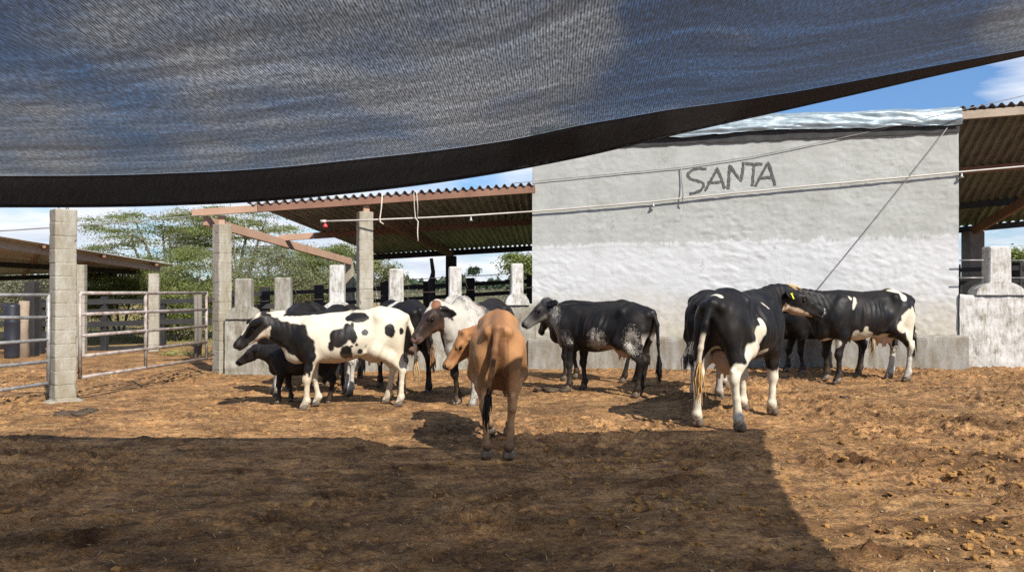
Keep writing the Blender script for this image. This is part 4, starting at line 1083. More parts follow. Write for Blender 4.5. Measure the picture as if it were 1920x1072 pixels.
def build_sheds():
    # --- shed behind the pen wall
    FL, FR = at(463, 381, 15.25), at(1003, 344, 15.9); BL, BR = at(705, 476, 21.8), at(1012, 459, 22.4)
    root = empty('pole_shed', ((FL.x + BR.x) / 2, (FL.y + BR.y) / 2, gz(-3, 18))); tag(root, 'open shed with rust-red beams and corrugated roof left of the tall building', 'shed')
    R = shed(root, FL, FR, BL, BR)
    corrugated('roof_sheet', FL, FR, BL, BR, 34, 0.038, 'sheet', root)
    def beam(name, u0, t0, u1, t1, dz, w, h, mat):
        a, b = R(u0, t0, dz), R(u1, t1, dz); mb = MB(); mb.bar(a, b, w, h, bev=0.006)
        return mb.build(name, MAT[mat], root)
    beam('beam', 0.03, 0.012, 1.0, 0.012, -0.105, 0.07, 0.15, 'red_timber')
    beam('beam', -0.19, 0.012, 0.028, 0.012, -0.105, 0.068, 0.145, 'pink_timber')
    beam('purlin', -0.02, 0.46, 1.0, 0.46, -0.11, 0.07, 0.15, 'red_timber')
    beam('purlin', -0.17, 0.46, -0.022, 0.46, -0.11, 0.07, 0.15, 'pink_timber')
    beam('purlin', -0.12, 0.985, 1.0, 0.985, -0.11, 0.08, 0.16, 'dark_timber')
    # rafters below the purlins
    def rafter(p, q, w, h, mat):
        mb = MB(); mb.bar(p, q, w, h, bev=0.006); mb.build('rafter', MAT[mat], root)
    rafter(at(384, 414, 15.32), at(658, 491, 21.6), 0.09, 0.19, 'pink_timber')
    rafter(at(683, 393, 15.65), at(848, 478, 21.9), 0.09, 0.19, 'red_timber')
    # pillars
    P2 = Vector((-5.98, 15.4, 0)); PC = Vector(((684 - CX) / F_PX * 15.7, 15.7, 0))
    p = block_pillar(root, P2.x, P2.y, gz(P2.x, P2.y) - 0.1, CAM_H + (533 - 421) / F_PX * 15.4, 0.285, math.radians(52), seed=3)
    mb = MB(); mb.box((P2.x, P2.y, 2.98), (0.13, 0.13, 0.22), rz=0.2, bev=0.01); mb.build('wood_block', MAT['pink_timber'], root)
    p = block_pillar(root, PC.x, PC.y, gz(PC.x, PC.y) - 0.1, CAM_H + (533 - 398) / F_PX * 15.7, 0.30, math.radians(24), seed=4)
    mb = MB(); mb.box((PC.x + 0.03, PC.y, 3.29), (0.13, 0.13, 0.2), rz=0.3, bev=0.01); mb.build('wood_block', MAT['pink_timber'], root)
    for px, yt, m, w in ((655, 492, 'block_grey', 0.28), (846, 480, 'dark_timber', 0.30)):
        x = (px - CX) / F_PX * 21.8; mb = MB(); z1 = CAM_H + (533 - yt) / F_PX * 21.8
        mb.box((x, 21.8, (z1 - 0.3) / 2), (w, w, z1 + 0.3), bev=0.015); mb.build('post', MAT[m], root)
    # --- shed at the right
    FL, FR = at(1783, 203, 15.35), at(2190, 170, 14.9); BL, BR = at(1672, 437, 21.8), at(2025, 404, 21.4)
    root = empty('pole_shed', ((FL.x + BR.x) / 2, (FL.y + BR.y) / 2, 0)); tag(root, 'tall open shed with grey corrugated roof right of the tall building', 'shed')
    R = shed(root, FL, FR, BL, BR)
    corrugated('roof_sheet', FL, FR, BL, BR, 22, 0.034, 'sheet_grey', root)
    def beam2(name, t, mat, dz=-0.13, h=0.17, w=0.08):
        mb = MB(); mb.bar(R(0.0, t, dz), R(1, t, dz), w, h, bev=0.006); mb.build(name, MAT[mat], root)
    beam2('beam', 0.012, 'grey_timber'); beam2('purlin', 0.40, 'red_timber'); beam2('purlin', 0.72, 'dark_timber'); beam2('purlin', 0.985, 'dark_timber')
    mb = MB(); mb.bar(at(1820, 436, 21.2), at(2192, 222, 15.2), 0.12, 0.24, bev=0.006); mb.build('rafter', MAT['red_timber'], root)
    x = (1824 - CX) / F_PX * 21.2; z1 = CAM_H + (533 - 434) / F_PX * 21.2; mb = MB(); mb.box((x, 21.2, z1 / 2), (0.44, 0.40, z1), bev=0.02); mb.build('post', MAT['weathered_timber'], root)
    # --- far shed at the left
    FL, FR = at(-75, 431, 17.9), at(329, 497, 21.4); BL, BR = at(-75, 518, 24.5), at(235, 507, 28.0)
    root = empty('pole_shed', ((FL.x + BR.x) / 2, (FL.y + BR.y) / 2, gz(-10, 20))); tag(root, 'low open shed with sloping sheet roof behind the lone block pillar', 'shed')
    R = shed(root, FL, FR, BL, BR)
    corrugated('roof_sheet', FL, BL, FR, BR, 34, 0.016, 'sheet_light', root)
    for t, m in ((0.05, 'grey_timber'), (0.5, 'dark_timber'), (0.96, 'dark_timber')):
        mb = MB(); mb.bar(R(0.0, t, -0.15), R(0.93, t, -0.15), 0.08, 0.16, bev=0.006); mb.build('beam', MAT[m], root)
    for u in (0.05, 0.35, 0.63, 0.90):
        mb = MB(); mb.bar(R(u, 0.005, -0.065), R(u, 0.99, -0.065), 0.07, 0.08); mb.build('rafter', MAT['red_timber'], root)
    block_pillar(root, (152 - CX) / F_PX * 19.4, 19.4, -0.4, CAM_H + (533 - 492) / F_PX * 19.4 - 0.06, 0.23, math.radians(12), seed=7)
    block_pillar(root, (289 - CX) / F_PX * 20.8, 20.8, -0.4, CAM_H + (533 - 511) / F_PX * 20.8 - 0.02, 0.27, math.radians(18), seed=8)
    x = (60 - CX) / F_PX * 19.3; mb = MB(); mb.box((x, 19.3, 0.70), (0.25, 0.25, 2.1), bev=0.015); mb.build('post', MAT['dark_timber'], root)  # concrete pillar; the shadow it stands in is put into the dark colour
    mb = MB(); mb.tube([(x + 0.02, 18.95, -0.3), (x - 0.03, 18.98, 0.5), (x + 0.03, 18.95, 1.26)], [0.16, 0.13, 0.12], n=9)
    o = mb.build('stump_post', MAT['pale_post'], origin=(x, 18.95, -0.3), smooth=True); tag(o, 'stout pale split log post standing in front of the dark shed post', 'post')

# ---------------------------------------------------------------- fences, gates
def rail_fence(label, posts, rails, mat, post_w=0.14, rail_h=0.14, seed=1):
    """posts: (px, ytop, Y); rails: lists of (px, py, Y)"""
    r = random.Random(seed); p0 = posts[0]; base = at(p0[0], 533, p0[2]); root = empty('rail_fence', (base.x, base.y, gz(base.x, base.y)))
    tag(root, label, 'fence')
    for px, yt, Y in posts:
        t = at(px, yt, Y); zb = gz(t.x, t.y) - 0.3; mb = MB(); mb.box((t.x, t.y, (t.z + zb) / 2), (post_w, post_w, t.z - zb), rz=r.uniform(-.2, .2), bev=0.012); mb.build('post', MAT[mat], root)
    for pts in rails:
        mb = MB(); P = [at(*q) + Vector((0, -post_w / 2 - 0.022, 0)) for q in pts]
        for a, b in zip(P[:-1], P[1:]):
            mb.bar(a, b, 0.04, rail_h * r.uniform(0.85, 1.1))
        mb.build('rail', MAT[mat], root)
    return root

def build_fences():
    rail_fence('dark plank fence behind the gate under the trees', [(196, 556, 20.9), (305, 560, 21.6), (372, 553, 22.0), (120, 560, 20.4)],
               [[(105, 567, 20.3), (196, 565, 20.9), (305, 565, 21.6), (400, 562, 22.2)], [(105, 587, 20.3), (196, 584, 20.9), (305, 583, 21.6), (400, 582, 22.2)], [(105, 611, 20.3), (196, 607, 20.9), (305, 603, 21.6), (400, 601, 22.2)], [(160, 655, 20.8), (305, 651, 21.6)]], 'dark_timber', 0.16, 0.15, 3)
    rail_fence('dark plank fence under the low sheet roof at far left', [(74, 562, 19.9), (-20, 560, 19.2)], [[(-80, 573, 18.9), (74, 572, 19.9), (100, 570, 20.1)], [(-80, 589, 18.9), (100, 587, 20.1)], [(-80, 607, 18.9), (100, 606, 20.1)], [(-80, 628, 18.9), (100, 626, 20.1)]], 'dark_timber', 0.2, 0.15, 4)
    rail_fence('dark plank fence beyond the keyhole posts of the low wall', [(430, 545, 19.4), (497, 538, 19.6), (598, 534, 19.8), (721, 527, 20.0), (801, 527, 20.2), (882, 521, 20.4), (996, 515, 20.6)],
               [[(415, 553, 19.4), (598, 546, 19.8), (801, 537, 20.2), (1010, 526, 20.7)], [(415, 577, 19.4), (598, 570, 19.8), (801, 558, 20.2), (1010, 545, 20.7)]], 'dark_timber', 0.22, 0.11, 5)
    rail_fence('dark plank fence below the tall grey shed roof at right', [(1914, 491, 19.6), (1785, 496, 20.2)], [[(1770, 507, 20.2), (1914, 502, 19.6), (2010, 499, 19.2)], [(1770, 531, 20.2), (1914, 527, 19.6), (2010, 524, 19.2)]], 'dark_timber', 0.30, 0.12, 6)
    # charred ragged post
    x = at(810, 533, 19.5); mb = MB(); r = random.Random(2)
    mb.tube([(x.x, 19.5, -0.3), (x.x + .02, 19.5, 0.9), (x.x - .01, 19.5, 1.75), (x.x + .03, 19.5, 2.0), (x.x - .02, 19.5, 2.36)], [0.12, 0.10, 0.09, 0.055, 0.045], n=7)
    tag(mb.build('charred_post', MAT['dark_timber'], origin=(x.x, 19.5, -0.1)), 'ragged blackened post rising above the fence beside the shed post', 'post')
    # pale stakes at the gate's far end
    for k, (px, yt) in enumerate(((366, 553), (373, 552))):
        p = at(px, yt, 18.6 + 0.2 * k); mb = MB(); mb.tube([(p.x, p.y, -0.35), (p.x + .02, p.y, 0.5), (p.x + 0.01, p.y, p.z)], 0.045 + 0.02 * k, n=7)
        tag(mb.build('stake', MAT['weathered_timber'], origin=(p.x, p.y, -0.17), smooth=True), ('thin' if k == 0 else 'thicker') + ' grey stake seen through the far end of the rusty gate', 'stake', 'stakes by the gate pillar')
    # drum
    p = at(39, 563, 19.0); mb = MB(); h = 0.9; prof = [(0.0, 0), (0.27, 0), (0.285, 0.03), (0.285, 0.27), (0.30, 0.29), (0.285, 0.31), (0.285, 0.58), (0.30, 0.60), (0.285, 0.62), (0.285, 0.86), (0.26, 0.9), (0.0, 0.9)]
    prof = [(r_ * 0.62 + 1e-4, z * 1.5) for r_, z in prof]
    mb.lathe((p.x - 0.08, 18.8, gz(p.x, 18.8)), prof, 20); tag(mb.build('drum', MAT['drum'], origin=(p.x - .08, 18.8, gz(p.x, 18.8)), smooth=True), 'black plastic drum beside the pale log post at far left', 'drum')
    # fodder heap behind the gate
    r = random.Random(6); c = at(352, 650, 19.6); mb = MB()
    for k in range(900):
        a, q = r.uniform(0, 6.28), math.sqrt(r.random()); x = c.x + 0.75 * q * math.cos(a); y = 19.6 + 0.35 * q * math.sin(a); z = gz(x, y) + 0.16 * (1 - q * q) * r.random() + 0.01
        b = r.uniform(0, 6.28); L = r.uniform(.05, .16); mb.add([(x, y, z), (x + .012, y + .01, z), (x + L * math.cos(b), y + L * math.sin(b), z + r.uniform(-.02, .06))], [(0, 1, 2)])
    tag(mb.build('fodder_heap', MAT['fodder'], origin=(c.x, 19.6, gz(c.x, 19.6))), 'heap of cut yellowish green fodder on the ground beyond the gate', 'fodder')

def tube_gate(label, rails, stiles, mat, rr, base):
    root = empty('tube_gate', base); tag(root, label, 'gate')
    for P in rails:
        mb = MB(); mb.tube(P, rr, n=10); mb.build('rail', MAT[mat], root, smooth=True)
    for P in stiles:
        mb = MB(); mb.tube(P, rr * 1.05, n=10); mb.build('stile', MAT[mat], root, smooth=True)
    return root

def build_gates():
    # lone pillar
    x, y = (118.5 - CX) / F_PX * 10.85, 10.85; z0 = gz(x, y); zt = CAM_H + (533 - 393) / F_PX * y
    root = empty('block_pillar', (x, y, z0)); tag(root, 'lone square pillar of stacked concrete blocks between the two gates', 'pillar')
    block_pillar(root, x, y, z0 - 0.12, zt, 0.285, math.radians(47), seed=11, name='blocks')
    for dx in (-0.055, 0.035, 0.06):
        mb = MB(); mb.tube([(x + dx, y + dx * .3, zt - 0.03), (x + dx + .005, y + dx * .3, zt + 0.16)], 0.007, n=6); mb.build('rebar', MAT['iron'], root)
    mb = MB(); mb.lathe((x, y, z0 - 0.04), [(0.30, 0.0), (0.27, 0.05), (0.20, 0.085), (0.05, 0.09)], 14); mb.build('mortar_foot', MAT['mortar'], root, smooth=True)
    # gate to the back right pillar
    A = (150, 10.95); B = (387, 15.05); ys0 = (549.5, 589.5, 629.5, 668.0, 707.5); ys1 = (549, 580, 611, 641, 672)
    rails = [[at(A[0], a, A[1]), at(B[0], b, B[1])] for a, b in zip(ys0, ys1)]
    def gp(q, k): return rails[k][0].lerp(rails[k][1], q)
    def qx(px):
        lo, hi = 0.0, 1.0
        for _ in range(40):
            m = (lo + hi) / 2; p = gp(m, 0); v = CX + F_PX * p.x / p.y
            if v < px: lo = m
            else: hi = m
        return (lo + hi) / 2
    q1 = qx(273); base = (rails[4][0] + rails[4][1]) / 2; base.z = gz(base.x, base.y)
    g = tube_gate('rusty five-bar tubular gate closed between the two block pillars', rails, [[gp(q1, 0), gp(q1, 4)], [gp(1, 0) + Vector((0, 0, .03)), gp(1, 4) - Vector((0, 0, .03))], [gp(0, 0), gp(0, 4)]], 'rust', 0.027, base)
    for k in (0, 4):
        p = gp(1, k) + Vector((0.06, 0, -0.12 + 0.05 * k)); mb = MB(); mb.tube([p + Vector((-.07, 0, 0)), p + Vector((.10, 0.02, 0))], 0.014, n=6); mb.lathe(p + Vector((0, 0, -.05)), [(0.03, 0), (0.03, .1)], 8); mb.build('hinge', MAT['iron'], g)
    # gate at the left
    ysR = (553, 595, 636.5, 677, 718); ysL = (553, 595.5, 643, 686, 731.5); P1 = at(91, 0, 10.75)
    rails = []
    for a, b in zip(ysL, ysR):
        p, q = at(0, a, 10.2), at(91, b, 10.72); rails.append([q + (p - q) * 2.6, q])
    base = (rails[4][0] + rails[4][1]) / 2; base.z = gz(base.x, base.y)
    tube_gate('galvanised five-bar tubular gate left of the lone block pillar', rails, [[rails[0][1] + Vector((0, 0, .01)), rails[4][1] - Vector((0, 0, .03))], [rails[0][0], rails[4][0]]], 'galv', 0.025, base)

# ---------------------------------------------------------------- shade cloth, pipe, ropes
def build_cloth():
    edge_px = np.array([-700, -350, 0, 150, 255, 437, 547, 700, 830, 960, 1110, 1270, 1460, 1610, 1760, 1920, 2100, 2330], float)
    edge_y = np.array([388, 389, 388, 388, 386.7, 380.5, 373, 357.5, 341, 320, 290, 251, 209, 175, 140, 105, 62, 8], float)
    n = 160; px = np.linspace(-700, 2330, n); py = np.interp(px, edge_px, edge_y)
    for _ in range(6): py[1:-1] = (py[:-2] + 2 * py[1:-1] + py[2:]) / 4
    sh = np.interp(px, [-700, 0, 600, 960, 1080, 1250, 1380, 2330], [8.08, 8.12, 8.05, 8.08, 7.66, 7.70, 8.36, 8.70])
    sl = (533 - py) / F_PX
    Ye = (sh - 0.927 * CAM_H) / (1 + 0.927 * sl)
    Xe = (px - CX) / F_PX * Ye; Ze = CAM_H + sl * Ye
    m = 120; t = np.linspace(0, 1, m)
    hem = np.interp(px, [-700, 700, 1100, 1500, 1900, 2330], [0.235, 0.24, 0.205, 0.10, 0.03, 0.02])
    Yb = -3.0; Zb = 3.35
    T, _ = np.meshgrid(t, px, indexing='xy'); S = np.broadcast_to(np.linspace(0, 1, n)[:, None], (n, m))
    Y0 = Ye - 0.10; Z0 = Ze + hem
    Y = Y0[:, None] + (Yb - Y0[:, None]) * T
    Z = Z0[:, None] + (Zb + 0.25 * S - Z0[:, None]) * T - 0.10 * np.sin(np.pi * np.clip(T * 1.0, 0, 1)) * (1 - 0.5 * S)
    xr = np.interp(np.linspace(5.4, -3, 40), [-3, 1.3, 2.0, 3.15, 4.65, 5.4], [3.70, 3.78, 3.88, 4.10, 4.55, 4.86])
    Xright = np.interp(Y[-1], np.linspace(-3, 5.4, 40), xr[::-1])
    X = Xe[:, None] + (S ** 3) * (Xright[None, :] - Xright[0])
    # slack folds that run along the cloth
    k = X * 0.30 + Y
    Z = Z + (0.018 * fbm2(k * 1.0, X * 0.22, 1.3, 4, 131)) * np.minimum(1, T * 12)
    root = empty('shade_cloth', (0.0, 5.8, 2.6)); tag(root, 'dark blue-black shade netting stretched overhead above the near yard', 'shade cloth')
    def sheet(name, X, Y, Z, u0, v0):
        me = grid_mesh(name, X, Y, Z); uvl = me.uv_layers.new(name='UVMap')
        li = np.empty(len(me.loops), np.int32); me.loops.foreach_get('vertex_index', li)
        U = np.cumsum(np.concatenate([[0], np.hypot(np.diff(X[:, 0]), np.diff(Z[:, 0]))]))[:, None] + 0 * X
        Vv = np.concatenate([np.zeros((X.shape[0], 1)), np.cumsum(np.sqrt(np.diff(Y, axis=1) ** 2 + np.diff(Z, axis=1) ** 2), axis=1)], 1) + v0
        uv = np.stack([U.reshape(-1)[li], Vv.reshape(-1)[li]], 1); uvl.data.foreach_set('uv', uv.astype(np.float32).ravel())
        me.transform(parent_world(root).inverted()); return link(name, me, MAT['hem' if name == 'hem' else 'shade'], root)
    sheet('mesh_panel', X, Y, Z, 0, 0)
    # hem: the border hangs down doubled over
    w = np.linspace(0, 1, 10)[None, :]; w2 = 1 - np.abs(1 - 2 * np.linspace(0, 1, 19))[None, :]
    XX = np.broadcast_to(Xe[:, None], (n, 19)); sgn = np.linspace(-1, 1, 19)[None, :]
    YY = Ye[:, None] - 0.10 * (1 - w2) + 0.015 * sgn * np.sin(np.pi * np.clip(w2, 0, 1)) - 0.004 * sgn; ZZ = Z0[:, None] - hem[:, None] * w2 - 0.002
    o = sheet('hem', XX + 0.0, YY, ZZ, 0, 0)
    # edge cord
    mb = MB(); mb.tube([(Xe[i], Ye[i], Ze[i]) for i in range(0, n, 2)], 0.006, n=5); mb.build('edge_cord', MAT['drum'], root, smooth=True)

def build_lines():
    def Yp(px): return float(np.interp(px, [560, 605, 700, 900, 985], [15.2, 15.25, 15.4, 15.75, 16.02])) if px < 985 else wall_pt(px, 380).y - 0.075
    pts = [(604, 415), (700, 412), (800, 408), (883, 404), (990, 397), (1060, 392), (1140, 385), (1225, 378), (1282, 371.5), (1390, 361), (1500, 350), (1600, 341), (1700, 332), (1795, 323), (1930, 311), (2150, 292)]
    root = empty('water_pipe', at(604, 415, Yp(604))); tag(root, 'long pale plastic pipe hung across the front of the building', 'pipe')
    mb = MB(); mb.tube([at(a, b, Yp(a)) for a, b in pts], 0.0175, n=10); mb.build('tube', MAT['pvc'], root, smooth=True)
    for a, b in ((883, 404), (1225, 378), (1803, 322.5)):
        p = at(a, b, Yp(a)); mb = MB(); mb.lathe(p + Vector((0, 0, -0.125)), [(0.012, 0), (0.045, 0.02), (0.02, 0.045), (0.02, 0.075), (0.014, 0.10)], 10); mb.build('nozzle', MAT['galv'], root, smooth=True)
    p = at(610, 422, Yp(610)); mb = MB(); mb.lathe(p + Vector((0, 0, -0.06)), [(0.008, 0), (0.042, 0.015), (0.052, 0.04), (0.03, 0.07), (0.02, 0.09)], 12); mb.build('nozzle', MAT['red'], root, smooth=True)
    p = at(606, 415, Yp(606)); mb = MB(); mb.tube([p - Vector((.05, 0, 0)), p + Vector((.06, 0, 0))], 0.032, n=10); mb.build('coupling', MAT['pvc'], root, smooth=True)
    def rope(label, P, r, mat, name='rope', group=None):
        mb = MB(); mb.tube(P, r, n=6); o = mb.build(name, MAT[mat], origin=P[0], smooth=True); tag(o, label, 'rope', group)
    Yb = 15.28
    rope('short single rope tying the pipe to the beam near the block pillar', [at(717, 362, Yb), at(715, 390, 15.34), at(712, 411, 15.36), at(713, 416, 15.36), at(719, 420, 15.36)], 0.014, 'rope', group='ropes holding the pipe')
    rope('doubled rope with a dangling end tying the pipe to the beam', [at(783, 407, 15.5), at(783, 385, 15.45), at(781, 361, Yb), at(777, 358, Yb), at(776, 363, Yb), at(777, 390, 15.42), at(779, 409, 15.48), at(784, 415, 15.48), at(783, 430, 15.48), at(783, 440, 15.48), at(784, 452, 15.48)], 0.012, 'rope', group='ropes holding the pipe')
    rope('thin dark cord hanging the pipe from the wire beside the painted word', [wall_pt(1277, 314, 0.05), wall_pt(1279, 345, 0.05), wall_pt(1281, 366, 0.10), wall_pt(1280, 376, 0.10), wall_pt(1283, 380, 0.10)], 0.012, 'wire', group='ropes holding the pipe')
    # wires
    def wire(label, pts, r, mat):
        P = [at(*q) for q in pts]; mb = MB(); mb.tube(P, r, n=5); o = mb.build('wire', MAT[mat], origin=P[0], smooth=True); tag(o, label, 'wire')
    wire('thin pale wire sloping up across the front of the tall building', [(960, 344, 16.0)] + [(a, b, wall_pt(a, b).y - 0.045) for a, b in ((1000, 340), (1140, 327), (1277, 314), (1350, 303), (1420, 292), (1535, 268), (1650, 243))] + [(1780, 212, 14.75), (1930, 177, 14.5), (2100, 130, 14.2)], 0.008, 'wire')
    wire('thin cable running from the shed beam past the lone pillar to the left', [(375, 404, 15.2), (300, 411, 14.2), (150, 423.5, 12.6), (0, 433, 11.4), (-200, 440, 10.5)], 0.011, 'wire')
def leaf_mesh(name, C, tone, size, up=0.55, seed=0, aspect=0.5):
    """C: leaf centres (n,3); every leaf a small four-cornered blade"""
    r = np.random.default_rng(seed); n = len(C)
    nr = r.normal(size=(n, 3)); nr[:, 2] = np.abs(nr[:, 2]) + up; nr /= np.linalg.norm(nr, axis=1)[:, None]
    a = np.cross(nr, r.normal(size=(n, 3))); a /= np.linalg.norm(a, axis=1)[:, None]; b = np.cross(nr, a)
    s = (size * r.uniform(0.6, 1.4, n))[:, None]
    V = np.stack([C - a * s, C - b * s * aspect, C + a * s, C + b * s * aspect], 1).reshape(-1, 3)
    me = bpy.data.meshes.new(name)
    me.vertices.add(len(V)); me.vertices.foreach_set('co', V.astype(np.float32).ravel())
    me.loops.add(4 * n); me.loops.foreach_set('vertex_index', np.arange(4 * n, dtype=np.int32))
    me.polygons.add(n); me.polygons.foreach_set('loop_start', np.arange(0, 4 * n, 4, dtype=np.int32)); me.update(calc_edges=True)
    t = me.attributes.new('tone', 'FLOAT', 'POINT'); t.data.foreach_set('value', np.repeat(tone, 4).astype(np.float32))
    return me

def tree(label, px, Y, ytop, wpx, leaf, n_clus, n_leaf, size, seed, stems=3, flat=0.35, ybot=None, lean=0.0, group='trees behind the pens', name='tree', layers=True, bare=0):
    """crown spans wpx photo pixels about px, from ytop down to ybot"""
    r = random.Random(seed); rn = np.random.default_rng(seed)
    x = (px - CX) / F_PX * Y; z0 = gz(x, Y); top = CAM_H + (HY - ytop) / F_PX * Y
    if ybot is None: ybot = ytop + (533 - ytop) * 0.75
    bot = max(CAM_H + (HY - ybot) / F_PX * Y, 0.15); R = wpx / F_PX * Y / 2
    root = empty(name, (x - lean * R, Y, z0)); tag(root, label, 'tree', group)
    zc = (top + bot) / 2; hz = (top - bot) / 2
    cl = []
    tries = 0
    while len(cl) < n_clus and tries < n_clus * 60:
        tries += 1
        u, v, w = r.uniform(-1, 1), r.uniform(-1, 1), r.uniform(-1, 1)
        d = u * u + v * v + w * w
        if d > 1 or (d < 0.25 and r.random() < 0.7): continue
        p = Vector((x + u * R, Y + v * R * 0.8, zc + w * hz))
        if layers and w < 0 and r.random() < 0.4: continue
        cl.append(p)
    mb = MB(); limbs = []
    base = Vector((x - lean * R, Y, z0 - 0.25)); th = max(0.06, 0.022 * (top - z0)) 
    for k in range(stems):
        a = 6.28 * k / stems + r.uniform(-.5, .5); q = r.uniform(0.25, 0.6)
        tip = Vector((x + R * q * math.cos(a), Y + R * q * math.sin(a) * 0.8, bot + (top - bot) * r.uniform(0.55, 0.85)))
        pts = []
        mid = base.lerp(tip, 0.5) + Vector((r.uniform(-.15, .15) * R, r.uniform(-.15, .15) * R, 0.08 * (top - z0)))
        for t in np.linspace(0, 1, 9): pts.append(base * (1 - t) ** 2 + mid * 2 * t * (1 - t) + tip * t * t)
        mb.tube(pts, [th * (1 - 0.75 * i / 8) for i in range(9)], n=7); limbs += [(p, th * (1 - 0.75 * i / 8)) for i, p in enumerate(pts) if i > 2]
    for c in cl:
        j = min(limbs, key=lambda q: (q[0] - c).length + (2.0 if q[0].z > c.z else 0)); s, rr = j
        m = s.lerp(c, 0.5) + Vector((r.uniform(-.1, .1), r.uniform(-.1, .1), r.uniform(-.05, .22))) * (c - s).length
        pts = [s * (1 - t) ** 2 + m * 2 * t * (1 - t) + c * t * t for t in np.linspace(0, 1, 6)]
        r0 = min(rr * 0.6, 0.035); mb.tube(pts, [r0 * (1 - 0.8 * i / 5) for i in range(6)], n=4)
        for _ in range(3 + bare):
            st = pts[r.choice((2, 3, 4, 5))]; e = st + Vector((r.gauss(0, .45), r.gauss(0, .35), r.uniform(-.1, .45))) * R * 0.30
            mb.tube([st, st.lerp(e, .5) + Vector((0, 0, .04)), e], [r0 * 0.4, r0 * 0.3, 0.004], n=4)
    mb.build('trunk', MAT['bark'], root, smooth=True)
    Cs = []; T = []
    sp = R * 1.15 / max(1.5, n_clus ** 0.42)
    for c in cl:
        k = int(n_leaf * r.uniform(0.5, 1.5)); g = rn.normal(size=(k, 3)); g *= np.clip(rn.random((k, 1)) ** 0.5, 0.25, 1)
        hx = r.uniform(0.75, 1.35)
        g[:, 0] *= sp * hx; g[:, 1] *= sp * hx * 0.85; g[:, 2] *= sp * flat
        g[:, 2] += -0.10 * (g[:, 0] ** 2 + g[:, 1] ** 2) / max(sp, 0.1)
        Cs.append(np.array(c) + g); T.append(np.clip(rn.normal(0.45 + r.uniform(-.2, .2), 0.20, k), 0, 1))
    C = np.concatenate(Cs); T = np.concatenate(T)
    ok = C[:, 2] > z0 + 0.05; me = leaf_mesh('crown', C[ok], T[ok], size, seed=seed); me.transform(parent_world(root).inverted())
    link('crown', me, MAT[leaf], root)
    return root

